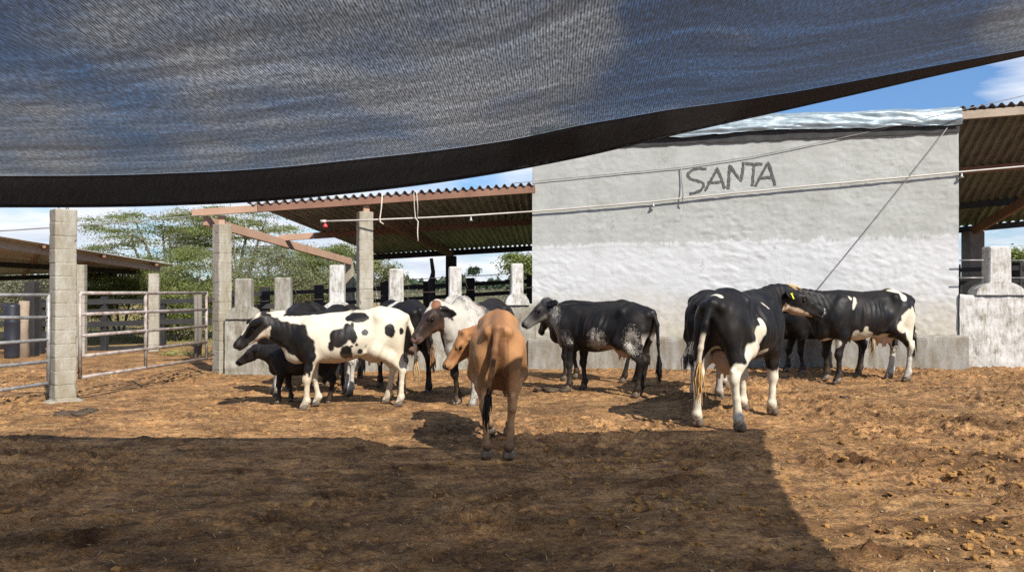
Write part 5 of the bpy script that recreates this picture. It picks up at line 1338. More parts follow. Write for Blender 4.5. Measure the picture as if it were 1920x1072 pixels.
def build_trees():
    tree('tall airy fresh green tree rising right of the lone block pillar', 285, 29.0, 384, 265, 'leaf_fresh', 44, 620, 0.034, 1, stems=5, flat=0.13, ybot=492, lean=-0.3, bare=2)
    tree('airy green tree behind the block pillar at the gate end', 455, 31.0, 380, 220, 'leaf_fresh', 36, 600, 0.034, 2, stems=5, flat=0.13, ybot=490, lean=0.1, bare=3)
    tree('dense olive tree low under the airy canopies behind the gate', 345, 26.5, 465, 190, 'leaf_fresh', 32, 950, 0.035, 3, flat=0.34, ybot=568, bare=1, layers=False)
    tree('greyish twiggy tree filling the gap below the slanting rafter', 500, 27.5, 455, 190, 'leaf_olive', 30, 850, 0.033, 4, flat=0.5, ybot=565, bare=4, layers=False)
    tree('rounded green tree below the open end of the shed roof', 600, 29.0, 445, 150, 'leaf_fresh', 30, 950, 0.035, 5, flat=0.30, ybot=555, bare=1, layers=False)
    tree('pale green bush seen between the two front shed posts', 225, 27.5, 493, 175, 'leaf_fresh', 28, 1000, 0.035, 6, flat=0.4, ybot=575, layers=False)
    tree('dense grey-green tree just right of the tall block pillar in the wall', 715, 40.0, 470, 66, 'leaf_olive', 16, 380, 0.070, 7, flat=0.7, ybot=542, bare=1, layers=False)
    tree('dark leafy tree at the left edge of the tall building', 992, 42.0, 462, 85, 'leaf_fresh', 18, 340, 0.075, 8, flat=0.5, ybot=528, layers=False)
    tree('grey scrubby bush under the low sheet roof at far left', 40, 33.0, 508, 190, 'leaf_grey', 24, 380, 0.060, 9, flat=0.6, ybot=575, bare=2, layers=False)
    tree('grey scrubby bush behind the drum at the far left edge', -70, 34.0, 500, 150, 'leaf_grey', 16, 330, 0.060, 10, flat=0.6, ybot=580, bare=2, layers=False)
    tree('low shrub behind the plank fence right of the lone pillar', 160, 25.5, 540, 90, 'leaf_fresh', 16, 640, 0.036, 11, flat=0.6, ybot=598, layers=False)
    tree('dark shrub crowding the fence behind the gate end', 330, 25.0, 535, 150, 'leaf_fresh', 24, 700, 0.038, 12, flat=0.6, ybot=612, bare=1, layers=False)
    tree('leafy shrub behind the first keyhole posts of the wall', 455, 25.5, 520, 150, 'leaf_fresh', 24, 680, 0.036, 13, flat=0.6, ybot=590, bare=2, layers=False)
    tree('shrub between the whitewashed post and the tall block pillar', 580, 26.5, 515, 140, 'leaf_olive', 24, 680, 0.036, 14, flat=0.6, ybot=580, bare=1, layers=False)
    tree('small umbrella-shaped tree alone on the far skyline', 889, 150.0, 502, 24, 'leaf_far', 9, 160, 0.22, 15, flat=0.45, ybot=514, stems=2)
    tree('round green tree on the skyline right of the keyhole post', 1905, 60.0, 463, 60, 'leaf_fresh', 14, 280, 0.11, 16, flat=0.55, ybot=512, stems=2, layers=False)
    # distant wood along the skyline, one mass
    rn = np.random.default_rng(50); n = 60000
    px = rn.uniform(-400, 2300, n); Yd = rn.uniform(165, 215, n)
    hgt = 3.6 + 2.6 * fbm2(px * 0.02, px * 0, 1.0, 4, 77) + 1.2 * fbm2(px * 0.2, px * 0, 1.0, 3, 78)
    z = rn.random(n) ** 0.8 * hgt
    C = np.stack([(px - CX) / F_PX * Yd, Yd, z], 1)
    o = link('far_wood', leaf_mesh('far_wood', C, np.clip(rn.normal(0.4, 0.25, n), 0, 1), 0.42, seed=51, aspect=0.7), MAT['leaf_far']); tag(o, 'low dark treeline along the far edge of the pasture', 'wood', kind='stuff')
    # dry growth at the far side of the pasture
    n = 26000; px = rn.uniform(650, 2100, n); Yd = rn.uniform(85, 110, n); z = rn.random(n) * (0.9 + 0.35 * fbm2(px * 0.05, px * 0, 1, 3, 5))
    C = np.stack([(px - CX) / F_PX * Yd, Yd, z], 1)
    o = link('dry_growth', leaf_mesh('dry_growth', C, np.clip(rn.normal(0.5, 0.25, n), 0, 1), 0.20, up=0, seed=52, aspect=0.25), MAT['leaf_grey']); tag(o, 'grey-brown band of dry growth across the middle of the pasture', 'dry growth', kind='stuff')
    # grass of the pasture
    n = 50000; Yd = 24 + 34 * rn.random(n) ** 1.5; px = rn.uniform(-200, 2050, n)
    keep = (px > 640) | (rn.random(n) < 0.25); px, Yd = px[keep], Yd[keep]; X = (px - CX) / F_PX * Yd; n = len(px)
    zb = np.array([gz(a, b) for a, b in zip(X, Yd)])
    L = rn.uniform(0.06, 0.20, n); w = rn.uniform(0.008, 0.02, n) * (Yd / 25); lx = rn.normal(0, 0.06, n)
    V = np.stack([np.stack([X - w, Yd, zb], 1), np.stack([X + w, Yd, zb], 1), np.stack([X + lx, Yd + rn.normal(0, .05, n), zb + L], 1)], 1).reshape(-1, 3)
    me = bpy.data.meshes.new('grass'); me.from_pydata(V.tolist(), [], np.arange(3 * n).reshape(-1, 3).tolist()); me.update()
    a = me.attributes.new('tone', 'FLOAT', 'POINT'); a.data.foreach_set('value', np.repeat(np.clip(rn.normal(0.5, 0.25, n), 0, 1), 3).astype(np.float32))
    o = link('grass', me, MAT['grass_blade']); tag(o, 'short yellowish green grass of the pasture behind the pens', 'grass', kind='stuff')
def ones(p): return np.ones(len(p.P))

def paint_spotted(p):
    p.lay(ones(p), WHT)
    def X(zx): return 0.80 - (zx - 500) / 895 * 1.57
    def Z(zy): return 1.30 * (930 - zy) / 755
    def b(zx, zy, rx, ry, col=BLK, rot=0, rag=0.26): p.blob(X(zx), Z(zy), rx * .00176, ry * .00172, col, 1, rot, rag, 0.06)
    for q in ((400, 300, 80, 85), (480, 350, 110, 110), (560, 380, 110, 130), (630, 440, 85, 110), (640, 510, 75, 60), (655, 590, 42, 60), (632, 620, 20, 40), (370, 262, 70, 60), (668, 645, 11, 28)): b(*q)
    zx = 500 + (0.80 - p.P[:, 0]) / 1.57 * 895; zy = 930 - p.P[:, 2] * 755 / 1.30
    p.lay(((zy + 10 * p.n > np.interp(zx, [200, 300, 340, 400, 520, 590, 606, 622], [290, 318, 350, 425, 498, 535, 640, 2000])) & (p.P[:, 2] > 0.2)) * 1.0, WHT)
    for q in ((875, 370, 72, 85), (955, 325, 42, 62), (830, 430, 28, 46), (985, 275, 14, 22), (995, 365, 27, 52), (1018, 428, 11, 12), (938, 480, 46, 54), (975, 505, 14, 28), (1045, 482, 20, 22), (978, 437, 11, 11), (1088, 441, 6, 7),
              (1080, 335, 27, 24), (1268, 315, 42, 55), (1282, 350, 22, 26), (1362, 328, 19, 28)): b(*q)
    b(1030, 215, 80, 36); b(965, 222, 32, 22)
    p.sphere((-0.20, -0.15, 1.25), (0.5, 0.2, 0.15), BLK)
    p.blob(0.2, 0.9, 0.3, 0.3, BLK, -1)
    # warm underside and udder
    p.lay((1 - sstep(0.60, 0.78, p.P[:, 2])) * (p.P[:, 0] > -0.45) * (p.P[:, 0] < 0.3) * (p.P[:, 2] > 0.50) * 0.55, (0.52, 0.36, 0.24))
    # head: black cheeks and muzzle, white forehead blaze and white lower jaw
    h = p.H; inh = np.linalg.norm((h - np.array([0.2, -0.09, 0])) / np.array([0.34, 0.22, 0.20]), axis=1) < 1
    p.lay(inh * 1.0, BLK)
    p.lay(inh * sstep(0.165, 0.178, -h[:, 1] + 0.012 * p.n) * (h[:, 0] < 0.33), (0.55, 0.46, 0.35))
    p.lay(inh * (1 - sstep(0.024, 0.034, np.abs(h[:, 2] + 0.01 * p.n))) * (h[:, 1] > -0.09) * (h[:, 0] > -0.03) * (h[:, 0] < 0.30), WHT)
    p.hsph((0.0, 0.02, 0), (0.07, 0.06, 0.07), (0.62, 0.52, 0.38))
    p.lay(p.ear * 1.0, BLK)
    st = sstep(0.1, 0.9, pnoise(p.P, 7, 23, 3)) * (1 - sstep(0.55, 1.05, p.P[:, 2])) * (p.c[:, 0] > 0.3); p.lay(st * 0.45, (0.42, 0.30, 0.17))

def paint_calf(p): p.nose = (0.01, 0.01, 0.01)

def paint_black(p):
    p.sphere((-0.36, 0, 0.60), (0.2, 0.14, 0.13), (0.06, 0.04, 0.035), 0.1)

def paint_white_patch(p):
    p.blob(0.53, 1.25, 0.15, 0.16, WHT, 0, 0.5)
    z = p.P[:, 2]; p.lay((1 - sstep(0.42, 0.50, z + 0.05 * p.n)) * (z > 0.1), (0.50, 0.47, 0.42)); p.sp = np.where(z < 0.62, 0.55, p.sp)

def paint_tailpatch(p):
    p.sphere((0.10, 0.2, 1.25), (0.10, 0.3, 0.14), (0.62, 0.58, 0.5)); p.sphere((-0.36, 0, 0.62), (0.22, 0.16, 0.15), (0.30, 0.19, 0.13), 0.1)

def paint_grey_face(p):
    P = p.P
    p.lay(sstep(0.35, 0.8, P[:, 0]) * (1 - sstep(1.12, 1.26, P[:, 2])) * 0.7, (0.075, 0.070, 0.068))
    p.sphere((-0.02, 0.26, 0.78), (0.17, 0.22, 0.21), None, speck=0.54)
    p.sphere((-0.58, 0.2, 0.80), (0.13, 0.25, 0.26), None, speck=0.60)
    p.sphere((0.52, 0.2, 0.82), (0.12, 0.15, 0.14), None, speck=0.42)
    p.sphere((0.92, 0.1, 1.08), (0.26, 0.25, 0.30), None, speck=0.72)
    # pink-tan dewlap, brisket and udder
    p.lay(sstep(0.66, 0.78, P[:, 0]) * (1 - sstep(0.86, 1.02, P[:, 2])) * (P[:, 2] > 0.55) * 0.8, (0.24, 0.17, 0.13))
    p.sphere((-0.32, 0, 0.60), (0.27, 0.25, 0.20), (0.36, 0.255, 0.185), 0.25, 0.3)
    p.lay((P[:, 0] < -0.72) * (P[:, 0] > -0.80) * sstep(0.66, 0.72, P[:, 2]) * (1 - sstep(0.80, 0.95, P[:, 2])) * 0.9, (0.55, 0.50, 0.44))
    h = p.H; inh = np.linalg.norm((h - np.array([0.2, -0.1, 0])) / np.array([0.33, 0.22, 0.15]), axis=1) < 1
    p.sp = np.where(inh, 0, p.sp); p.lay(inh * 1.0, (0.026, 0.025, 0.026))
    p.lay(inh * sstep(0.25, 0.33, h[:, 0]) * (np.abs(h[:, 2]) > 0.02) * (h[:, 2] > -0.03) * 0.5, (0.17, 0.16, 0.145))
    p.lay(inh * sstep(0.13, 0.18, -h[:, 1]) * 0.5, (0.24, 0.21, 0.17))
    p.lay(inh * (h[:, 2] < -0.035) * (h[:, 1] > -0.16) * 1.0, (0.014, 0.014, 0.016))
    p.lay(inh * (np.abs(h[:, 2]) < 0.03) * (h[:, 1] > -0.06) * (h[:, 0] < 0.13) * 0.5, (0.40, 0.38, 0.34))
    for w in (1,): p.hsph((0.15, -0.075, w * 0.10), (0.05, 0.035, 0.05), (0.03, 0.028, 0.027), 0.05)
    p.lay(p.ear * 1.0, (0.008, 0.008, 0.010)); p.sp = np.where(p.ear, 0, p.sp)

def paint_speckled(p):
    P = p.P
    p.lay(sstep(0.30, 0.42, P[:, 0] + 0.05 * p.n) * (P[:, 2] > 0.45), (0.115, 0.108, 0.102)); p.lay(sstep(0.58, 0.74, P[:, 0] + 0.06 * p.n) * (P[:, 2] > 0.5), (0.44, 0.41, 0.345))
    p.sphere((0.38, 0.12, 1.20), (0.20, 0.3, 0.22), (0.10, 0.09, 0.088), 0.25, 0.4)
    p.sphere((0.30, 0.1, 1.26), (0.06, 0.10, 0.10), (0.30, 0.13, 0.07), 0.2, 0.4)
    p.sphere((0.46, 0.1, 1.06), (0.34, 0.4, 0.46), None, speck=0.85)
    p.lay((P[:, 1] < -0.10) * (P[:, 2] < 0.95) * (P[:, 0] > 0.2) * 1.0, BLK)
    p.lay((P[:, 1] > 0.05) * (P[:, 2] < 0.56) * (P[:, 0] > 0.2) * 1.0, (0.060, 0.060, 0.064)); p.sp = np.where((P[:, 2] < 0.75) & (P[:, 0] > 0.3) & (P[:, 1] > 0.03), 0.6, p.sp)
    h = p.H; inh = (np.linalg.norm((h - np.array([0.2, -0.1, 0])) / np.array([0.33, 0.23, 0.16]), axis=1) < 1) & (h[:, 0] > -0.03 - 0.25 * (h[:, 1] + 0.1)) & (h[:, 0] > -0.04)
    p.lay(inh * 1.0, (0.034, 0.022, 0.017)); p.sp = np.where(inh, 0, p.sp)
    p.lay(inh * sstep(0.12, 0.2, -h[:, 1]) * 0.7, (0.13, 0.065, 0.035))
    p.hsph((0.04, 0.0, -0.02), (0.10, 0.07, 0.07), (0.62, 0.57, 0.46), 0.05); p.hsph((-0.01, 0.0, 0.05), (0.06, 0.06, 0.05), (0.20, 0.085, 0.045), 0.05)
    ear = p.ear; p.lay(ear * 1.0, (0.014, 0.013, 0.013)); p.sp = np.where(ear, 0, p.sp)
    p.nose = (0.16, 0.10, 0.075)
    p.hsph((0.42, -0.13, 0), (0.07, 0.06, 0.09), (0.10, 0.065, 0.05), 0.05)

def paint_brown(p):
    P = p.P; B = (0.365, 0.180, 0.076)
    p.lay(ones(p), B); p.lay(sstep(-0.25, 0.35, P[:, 0]) * 0.6, (0.31, 0.145, 0.058))  # front half darkened in the coat colour to offset the sunlight there
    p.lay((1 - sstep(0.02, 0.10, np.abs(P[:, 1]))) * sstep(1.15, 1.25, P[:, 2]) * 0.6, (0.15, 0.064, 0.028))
    p.lay(sstep(0.0, 1.0, pnoise(P, 5, 9)) * 0.40, (0.40, 0.195, 0.080))
    p.lay((1 - sstep(0.40, 0.80, P[:, 2])) * 0.6, (0.42, 0.25, 0.130))
    p.lay((1 - sstep(0.12, 0.26, P[:, 2] + 0.03 * p.n)) * 0.75, (0.07, 0.042, 0.028))
    p.lay((P[:, 0] < -0.60) * (np.abs(P[:, 1]) < 0.10) * (P[:, 2] < 1.12) * (P[:, 2] > 0.55) * 0.60, (0.16, 0.072, 0.034))
    p.lay((P[:, 0] < -0.765) * (P[:, 2] < 1.22) * (np.abs(P[:, 1]) < 0.06) * 0.7, (0.13, 0.060, 0.028))
    h = p.H; p.hsph((0.17, -0.1, 0), (0.36, 0.24, 0.24), (0.32, 0.150, 0.060), 0.1, 0.3)  # head coloured darker to offset the bright sun falling on it
    p.hsph((0.30, -0.07, 0), (0.14, 0.05, 0.04), (0.10, 0.045, 0.024), 0.1, 0.5); p.hsph((0.40, -0.13, 0), (0.09, 0.06, 0.10), (0.34, 0.18, 0.085), 0.05, 0.4)
    p.nose = (0.03, 0.020, 0.016)

def paint_large(p):
    P = p.P; z = P[:, 2]; n = p.n
    # white legs, white running up the right thigh into the flank, white belly line
    hind = P[:, 0] < -0.2
    p.lay(hind * (1 - sstep(0.60, 0.63, z + 0.06 * n)) * (z > 0.05) * (np.abs(P[:, 1]) > 0.06), WHT)
    p.blob(-0.40, 0.66, 0.15, 0.20, WHT, -1, 0.3); p.blob(-0.27, 0.84, 0.10, 0.17, WHT, -1, -0.5); p.blob(-0.17, 0.97, 0.04, 0.10, WHT, -1)
    p.blob(-0.08, 0.69, 0.16, 0.035, WHT, -1, 0.25)
    p.blob(-0.30, 0.74, 0.07, 0.10, (0.45, 0.34, 0.26), -1)
    p.blob(-0.62, 0.70, 0.06, 0.14, WHT, 1)
    p.lay((P[:, 0] > 0.2) * (1 - sstep(0.47, 0.50, z + 0.06 * n)) * (z > 0.05), WHT)
    p.lay((P[:, 0] > 0.2) * (P[:, 0] < 0.5) * (P[:, 1] < -0.15) * (z < 0.62) * (z > 0.45) * (P[:, 0] > 0.49) * 1.0, WHT)
    p.sphere((-0.40, 0, 0.58), (0.24, 0.17, 0.22), (0.50, 0.33, 0.22), 0.1)
    p.lay((P[:, 0] < -0.795) * (1 - sstep(0.86, 0.94, z + 0.04 * n)) * (z > 0.45), (0.55, 0.47, 0.35))
    p.blob(-0.18, 1.30, 0.05, 0.012, WHT, -1, -0.3); p.blob(-0.70, 1.29, 0.03, 0.02, WHT, 0); p.blob(0.10, 1.18, 0.07, 0.012, WHT, -1, -0.5)
    h = p.H
    jaw = (h[:, 0] > -0.05) * (h[:, 0] < 0.34) * sstep(0.172, 0.185, -h[:, 1] + 0.02 * n) * (np.linalg.norm(h - np.array([.15, -.18, 0]), axis=1) < 0.27)
    p.lay(jaw, (0.52, 0.38, 0.26))
    p.hsph((0.455, -0.09, 0), (0.04, 0.06, 0.06), (0.55, 0.5, 0.48), 0.05); p.nose = (0.05, 0.045, 0.045)
    p.hsph((0.17, -0.03, 0.04), (0.03, 0.03, 0.02), WHT, 0.05)

def paint_rump(p):
    z = p.P[:, 2]; p.lay((1 - sstep(0.40, 0.48, z + 0.1 * p.n)) * (z > 0.08) * (p.P[:, 1] > -0.5), (0.40, 0.36, 0.30))
    p.sphere((-0.38, 0, 0.58), (0.2, 0.15, 0.16), (0.30, 0.20, 0.14), 0.1)

def paint_right(p):
    def X(zx): return 0.80 - (zx - 955) / 590 * 1.57
    def Z(zy): return 1.31 * (705 - zy) / 585
    def b(zx, zy, rx, ry, rot=0, col=WHT): p.blob(X(zx), Z(zy), rx * .00266, ry * .00224, col, 1, rot, 0.18, 0.07)
    b(1480, 300, 55, 75); b(1500, 370, 45, 80); b(1515, 430, 30, 70); b(1425, 345, 40, 40); b(1500, 240, 16, 28); b(1436, 290, 20, 30)
    b(1200, 405, 60, 35, -0.1); b(1285, 425, 75, 24); b(1195, 360, 14, 26); b(1350, 410, 20, 20); b(1150, 390, 18, 30)
    b(1140, 190, 12, 45, 0.5); b(1120, 155, 12, 14); b(1460, 145, 22, 40, 0.5); b(1435, 110, 40, 14); b(1020, 450, 40, 35)
    z = p.P[:, 2]; p.lay((p.P[:, 0] < -0.3) * (1 - sstep(0.30, 0.36, z + 0.1 * p.n)) * (z > 0.1), (0.45, 0.42, 0.36)); p.sp = np.where((z < 0.5) & (p.P[:, 0] < -.3), 0.5, p.sp)
    p.sphere((-0.38, 0, 0.60), (0.2, 0.15, 0.15), (0.50, 0.36, 0.26), 0.1)

def build_cows():
    def G(px, Y): 
        x = (px - CX) / F_PX * Y; return (x, Y, gz(x, Y) + 0.012)
    g = 'cattle in the yard'
    make_cow('dairy_cow', 'creamy white cow with black neck and black blots on its flank', 'cow', G(652, 10.25), 180 + 14, 1.0, paint_spotted, poll=(1.17, 0.02, 1.24), hyaw=10, hpitch=-42, headscale=1.04, neck_mid=(0.90, 0.0, 1.10), drop=0.09,
             feet=((0.06, 0.03), (-0.10, -0.02), (-0.10, 0.0), (0.05, -0.02)), udder=0.35, ears=(-0.5, -0.8), switch=(0.42, 0.28, 0.14), tail=[(-0.87, 0.04, 1.05), (-0.92, 0.06, 0.80), (-0.93, 0.07, 0.56)], vox=0.0145, rise=0.6, group=g, dewlap=0.02)
    make_cow('calf', 'small all-black calf half hidden behind the white spotted cow', 'calf', G(572, 10.68), 180 - 4, 0.64, paint_calf, poll=(1.18, 0.0, 1.24), hyaw=6, hpitch=-33, headscale=1.15, neck_mid=(0.88, 0, 1.13), udder=0, feet=((0.05, 0), (-0.12, 0), (0.0, 0), (0.1, 0)), ears=(0.3, 0.8), vox=0.015, leg_w=1.25, group=g)
    make_cow('dairy_cow', 'black cow with a white shoulder patch directly behind the spotted cow', 'cow', G(580, 11.75), 180, 0.98, paint_white_patch, poll=(0.86, -0.42, 1.20), hyaw=-95, hpitch=-45, neck_mid=(0.80, -0.12, 1.15), udder=0.4, feet=((-0.05, 0), (0.12, 0), (-0.1, 0), (0.05, 0)), vox=0.02, group=g)
    make_cow('dairy_cow', 'black cow whose rounded rump shows left behind the spotted cow', 'cow', G(577, 13.45), 92, 1.09, paint_black, poll=(0.95, 0.15, 1.05), hyaw=20, hpitch=-55, vox=0.022, group=g)
    make_cow('dairy_cow', 'black cow whose rounded rump shows right behind the spotted cow', 'cow', G(645, 13.75), 88, 1.06, paint_black, poll=(0.95, -0.15, 1.05), hyaw=-20, hpitch=-55, vox=0.022, group=g)
    make_cow('dairy_cow', 'lean black cow with bony hips left of the speckled cow', 'cow', G(752, 12.35), 118, 1.10, paint_tailpatch, poll=(1.02, -0.35, 1.15), hyaw=-60, hpitch=-40, switch=(0.22, 0.11, 0.05), feet=((0, 0), (0, 0), (0.05, 0.03), (-0.05, -0.03)), vox=0.018, thin=1.3, group=g, tail=[(-0.86, -0.08, 1.02), (-0.88, -0.13, 0.80), (-0.88, -0.15, 0.62)])
    make_cow('dairy_cow', 'grey speckled cow with dark brown face looking past the brown cow', 'cow', G(900, 10.85), 270 - 24, 1.08, paint_speckled, poll=(0.90, -0.20, 1.30), hyaw=-34, hpitch=-46, headscale=1.10, neck_mid=(0.78, -0.06, 1.16), udder=0.4, ears=(0.75, 0.35), feet=((0.02, 0.0), (-0.14, 0.02), (0, 0), (0, 0)), vox=0.0155, hump=0.03, group=g)
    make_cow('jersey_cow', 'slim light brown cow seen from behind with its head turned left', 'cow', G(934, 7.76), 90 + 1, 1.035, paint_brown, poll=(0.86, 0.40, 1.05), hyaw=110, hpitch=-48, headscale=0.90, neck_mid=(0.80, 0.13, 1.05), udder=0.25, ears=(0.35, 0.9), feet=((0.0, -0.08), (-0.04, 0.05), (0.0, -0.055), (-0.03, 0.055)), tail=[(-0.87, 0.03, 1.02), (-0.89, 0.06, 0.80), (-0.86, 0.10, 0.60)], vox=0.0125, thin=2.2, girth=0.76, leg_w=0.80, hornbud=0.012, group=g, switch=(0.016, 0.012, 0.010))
    make_cow('dairy_cow', 'black cow with grey face and speckled flank facing left before the wall', 'cow', G(1134, 11.75), 180 - 38, 1.05, paint_grey_face, poll=(1.04, 0.12, 1.36), hyaw=46, hpitch=-38, headscale=1.08, neck_mid=(0.84, 0.03, 1.18), udder=0.65, ears=(0.28, 0.75), feet=((0.04, 0.0), (-0.03, 0.0), (-0.02, 0.0), (0.08, 0.02)), tail=[(-0.88, 0.03, 1.05), (-0.90, 0.04, 0.78), (-0.91, 0.02, 0.48)], vox=0.0155, thin=1.2, group=g, dewlap=0.05)
    make_cow('dairy_cow', 'dark cow mostly hidden behind the grey-faced cow at the trough', 'cow', G(1118, 13.55), 180 - 22, 1.08, paint_black, poll=(1.0, -0.25, 1.15), hyaw=-50, hpitch=-50, vox=0.021, feet=((0.0, 0), (-0.1, 0), (0.1, 0), (-0.05, 0)), group=g)
    make_cow('dairy_cow', 'large black cow with white legs and yellow ear tag, seen from behind', 'cow', G(1390, 9.22), 53, 1.19, paint_large, poll=(1.08, -0.17, 1.345), hyaw=-48, hpitch=-22, headscale=1.05, neck_mid=(0.82, -0.03, 1.24), udder=1.0, ears=(0.30, 0.75), eartag=-1, feet=((0.02, 0.0), (-0.02, 0.0), (-0.03, 0.06), (-0.02, -0.05)), tail=[(-0.87, 0.03, 1.02), (-0.89, 0.07, 0.80), (-0.88, 0.10, 0.56)], switch=(0.46, 0.28, 0.11), vox=0.0135, girth=1.02, thin=1.3, poll_tuft=(0.56, 0.42, 0.24), group=g)
    make_cow('dairy_cow', 'black cow whose rump and tail show left of the large white-legged cow', 'cow', G(1330, 11.6), 72, 1.18, paint_rump, poll=(1.0, 0.1, 1.2), hyaw=15, hpitch=-50, vox=0.021, udder=0.4, group=g, tail=[(-0.86, 0.05, 1.02), (-0.90, 0.12, 0.80), (-0.94, 0.20, 0.66)], switch=(0.10, 0.09, 0.08))
    make_cow('dairy_cow', 'black cow with white belly and white thigh patch at the right end', 'cow', G(1618, 13.1), 180 + 12, 1.18, paint_right, poll=(1.10, -0.12, 1.32), hyaw=-40, hpitch=-35, udder=0.7, feet=((0.05, 0.02), (0.0, 0), (-0.03, 0), (0.02, 0)), vox=0.0175, group=g, ears=(0.05, 0.3), thin=1.2)
    make_cow('dairy_cow', 'black cow in shade behind the two black and white cows at right', 'cow', G(1545, 14.25), 180, 1.08, paint_black, poll=(1.0, 0.0, 1.05), hyaw=0, hpitch=-55, vox=0.021, switch=(0.40, 0.30, 0.18), group=g, feet=((-0.05, 0), (0.1, 0), (0.05, 0), (-0.1, 0)))
def build_world():
    w = bpy.data.worlds.new('World'); scene.world = w; w.use_nodes = True
    nt = w.node_tree; N = nt.nodes; L = nt.links; bg = N['Background']
    sun_dir = Vector((0.55, -0.835, math.tan(math.radians(42)))).normalized()
    sky = N.new('ShaderNodeTexSky'); sky.sky_type = 'NISHITA'; sky.sun_disc = False
    sky.sun_elevation = math.radians(42); sky.sun_rotation = math.atan2(sun_dir.x, sun_dir.y); sky.air_density = 1.0; sky.dust_density = 0.15; sky.ozone_density = 2.5
    tc = N.new('ShaderNodeTexCoord'); sep = N.new('ShaderNodeSeparateXYZ'); L.new(tc.outputs['Generated'], sep.inputs[0])
    def M(op, a, b=None, c=None, clamp=False):
        n = N.new('ShaderNodeMath'); n.operation = op; n.use_clamp = clamp
        for i, v in enumerate((a, b, c)):
            if v is None: continue
            if isinstance(v, (int, float)): n.inputs[i].default_value = v
            else: L.new(v, n.inputs[i])
        return n.outputs[0]
    zc = M('ADD', M('MAXIMUM', sep.outputs['Z'], 0.0), 0.16)
    cx, cy = M('DIVIDE', sep.outputs['X'], zc), M('DIVIDE', sep.outputs['Y'], zc)
    cmb = N.new('ShaderNodeCombineXYZ'); L.new(cx, cmb.inputs[0]); L.new(cy, cmb.inputs[1])
    def noise(sc, det, off, rough=0.55):
        mp = N.new('ShaderNodeMapping'); mp.inputs['Location'].default_value = off; L.new(cmb.outputs[0], mp.inputs['Vector'])
        n = N.new('ShaderNodeTexNoise'); n.inputs['Scale'].default_value = sc; n.inputs['Detail'].default_value = det; n.inputs['Roughness'].default_value = rough; n.inputs['Distortion'].default_value = 0.25
        L.new(mp.outputs[0], n.inputs['Vector']); return n.outputs['Fac']
    def ramp(f, st):
        r = N.new('ShaderNodeValToRGB'); e = r.color_ramp.elements
        while len(e) < len(st): e.new(0.5)
        for el, (p, c) in zip(e, st): el.position = p; el.color = (c, c, c, 1) if not isinstance(c, tuple) else (*c, 1)
        L.new(f, r.inputs['Fac']); return r.outputs['Color']
    a = noise(1.7, 9, CLOUD_OFF, 0.6)
    def spot(px, py, rad, amt):
        d = Vector(((px - CX) / F_PX, 1.0, (HY - py) / F_PX)).normalized()
        vm = N.new('ShaderNodeVectorMath'); vm.operation = 'DOT_PRODUCT'; L.new(tc.outputs['Generated'], vm.inputs[0]); vm.inputs[1].default_value = d
        mr = N.new('ShaderNodeMapRange'); mr.interpolation_type = 'SMOOTHSTEP'; mr.inputs[1].default_value = math.cos(rad); mr.inputs[2].default_value = math.cos(rad * 0.15); mr.inputs[4].default_value = amt; L.new(vm.outputs['Value'], mr.inputs[0])
        return mr.outputs[0]
    for q in ((640, 110, 0.46, 0.10), (40, 290, 0.12, 0.10), (1085, 70, 0.07, 0.20), (1895, 120, 0.085, 0.34), (960, 250, 0.16, 0.10), (1400, 110, 0.34, -0.09), (1640, 180, 0.17, -0.25), (250, 200, 0.09, -0.16), (30, 70, 0.10, -0.14), (40, 420, 0.07, 0.16), (190, 415, 0.06, 0.14), (880, 500, 0.10, 0.10), (1880, 450, 0.10, 0.16), (230, 385, 0.06, -0.10), (40, 385, 0.07, -0.12), (860, 345, 0.08, -0.10)):
        a = M('ADD', a, spot(*q))
    horizon = ramp(sep.outputs['Z'], [(0.0, 0.06), (0.10, 0.02), (0.30, 0.0)])
    right = ramp(M('MULTIPLY_ADD', sep.outputs['X'], 0.5, 0.5), [(0.55, 0.0), (0.72, 0.09)])
    m = ramp(M('SUBTRACT', M('ADD', a, horizon), right), [(0.40, 0.0), (0.68, 1.0)])
    shade = ramp(noise(2.1, 6, (3.1, 7.7, 0)), [(0.3, (4.2, 4.7, 5.6)), (0.7, (7.0, 7.1, 7.3))])
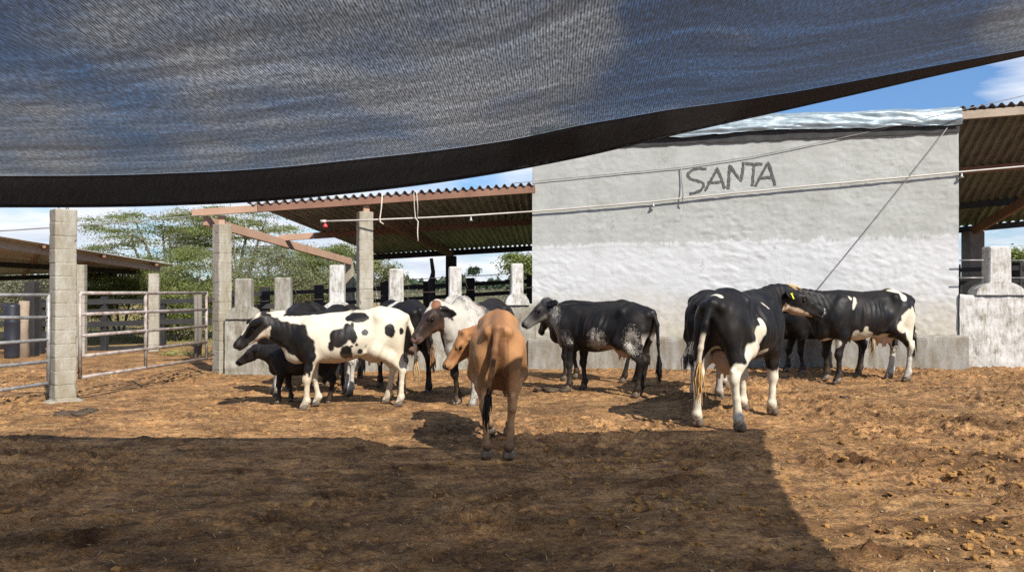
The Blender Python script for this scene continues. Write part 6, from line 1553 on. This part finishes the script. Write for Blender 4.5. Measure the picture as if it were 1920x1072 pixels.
    mx = N.new('ShaderNodeMix'); mx.data_type = 'RGBA'; L.new(m, mx.inputs[0]); 
    gm = N.new('ShaderNodeMix'); gm.data_type = 'RGBA'; gm.blend_type = 'MULTIPLY'; gm.inputs[0].default_value = 1.0; L.new(sky.outputs[0], gm.inputs[6]); gm.inputs[7].default_value = (0.76, 0.90, 1.06, 1)
    dk = N.new('ShaderNodeMix'); dk.data_type = 'RGBA'; dk.blend_type = 'MULTIPLY'; dk.inputs[0].default_value = 1.0
    L.new(gm.outputs[2], dk.inputs[6]); L.new(ramp(sep.outputs['Z'], [(0.0, (0.52, 0.60, 0.70)), (0.12, (0.62, 0.70, 0.78)), (0.40, 1.0)]), dk.inputs[7])
    L.new(dk.outputs[2], mx.inputs[6]); L.new(shade, mx.inputs[7])
    L.new(mx.outputs[2], bg.inputs['Color']); bg.inputs['Strength'].default_value = 0.105
    s = bpy.data.lights.new('sun', 'SUN'); s.energy = 4.6; s.angle = math.radians(0.5); s.color = (1.0, 0.94, 0.84)
    o = bpy.data.objects.new('sun', s); COL.objects.link(o); o.rotation_euler = (-sun_dir).to_track_quat('-Z', 'Y').to_euler(); o.location = sun_dir * 30

CLOUD_OFF = (0.0, 0.0, 0.0)
def build_camera():
    c = bpy.data.cameras.new('camera'); c.sensor_width = 36; c.lens = 36 * F_PX / 1920; c.clip_start = 0.05; c.clip_end = 4000
    c.shift_y = (HY - 536) / 1920
    o = bpy.data.objects.new('camera', c); COL.objects.link(o); o.location = (0, 0, CAM_H); o.rotation_euler = (math.pi / 2, 0, 0); scene.camera = o
    scene.view_settings.view_transform = 'Standard'; scene.view_settings.look = 'None'; scene.view_settings.gamma = 1; scene.view_settings.exposure = 0.60
    scene.cycles.max_bounces = 8; scene.cycles.transparent_max_bounces = 24; scene.cycles.use_denoising = False

setting_materials(); cow_materials(); build_shared_cow_parts()
build_ground(); build_litter(); build_building(); build_low_walls(); build_sheds(); build_fences(); build_gates(); build_cloth(); build_lines(); build_trees(); build_cows()
build_world(); build_camera()
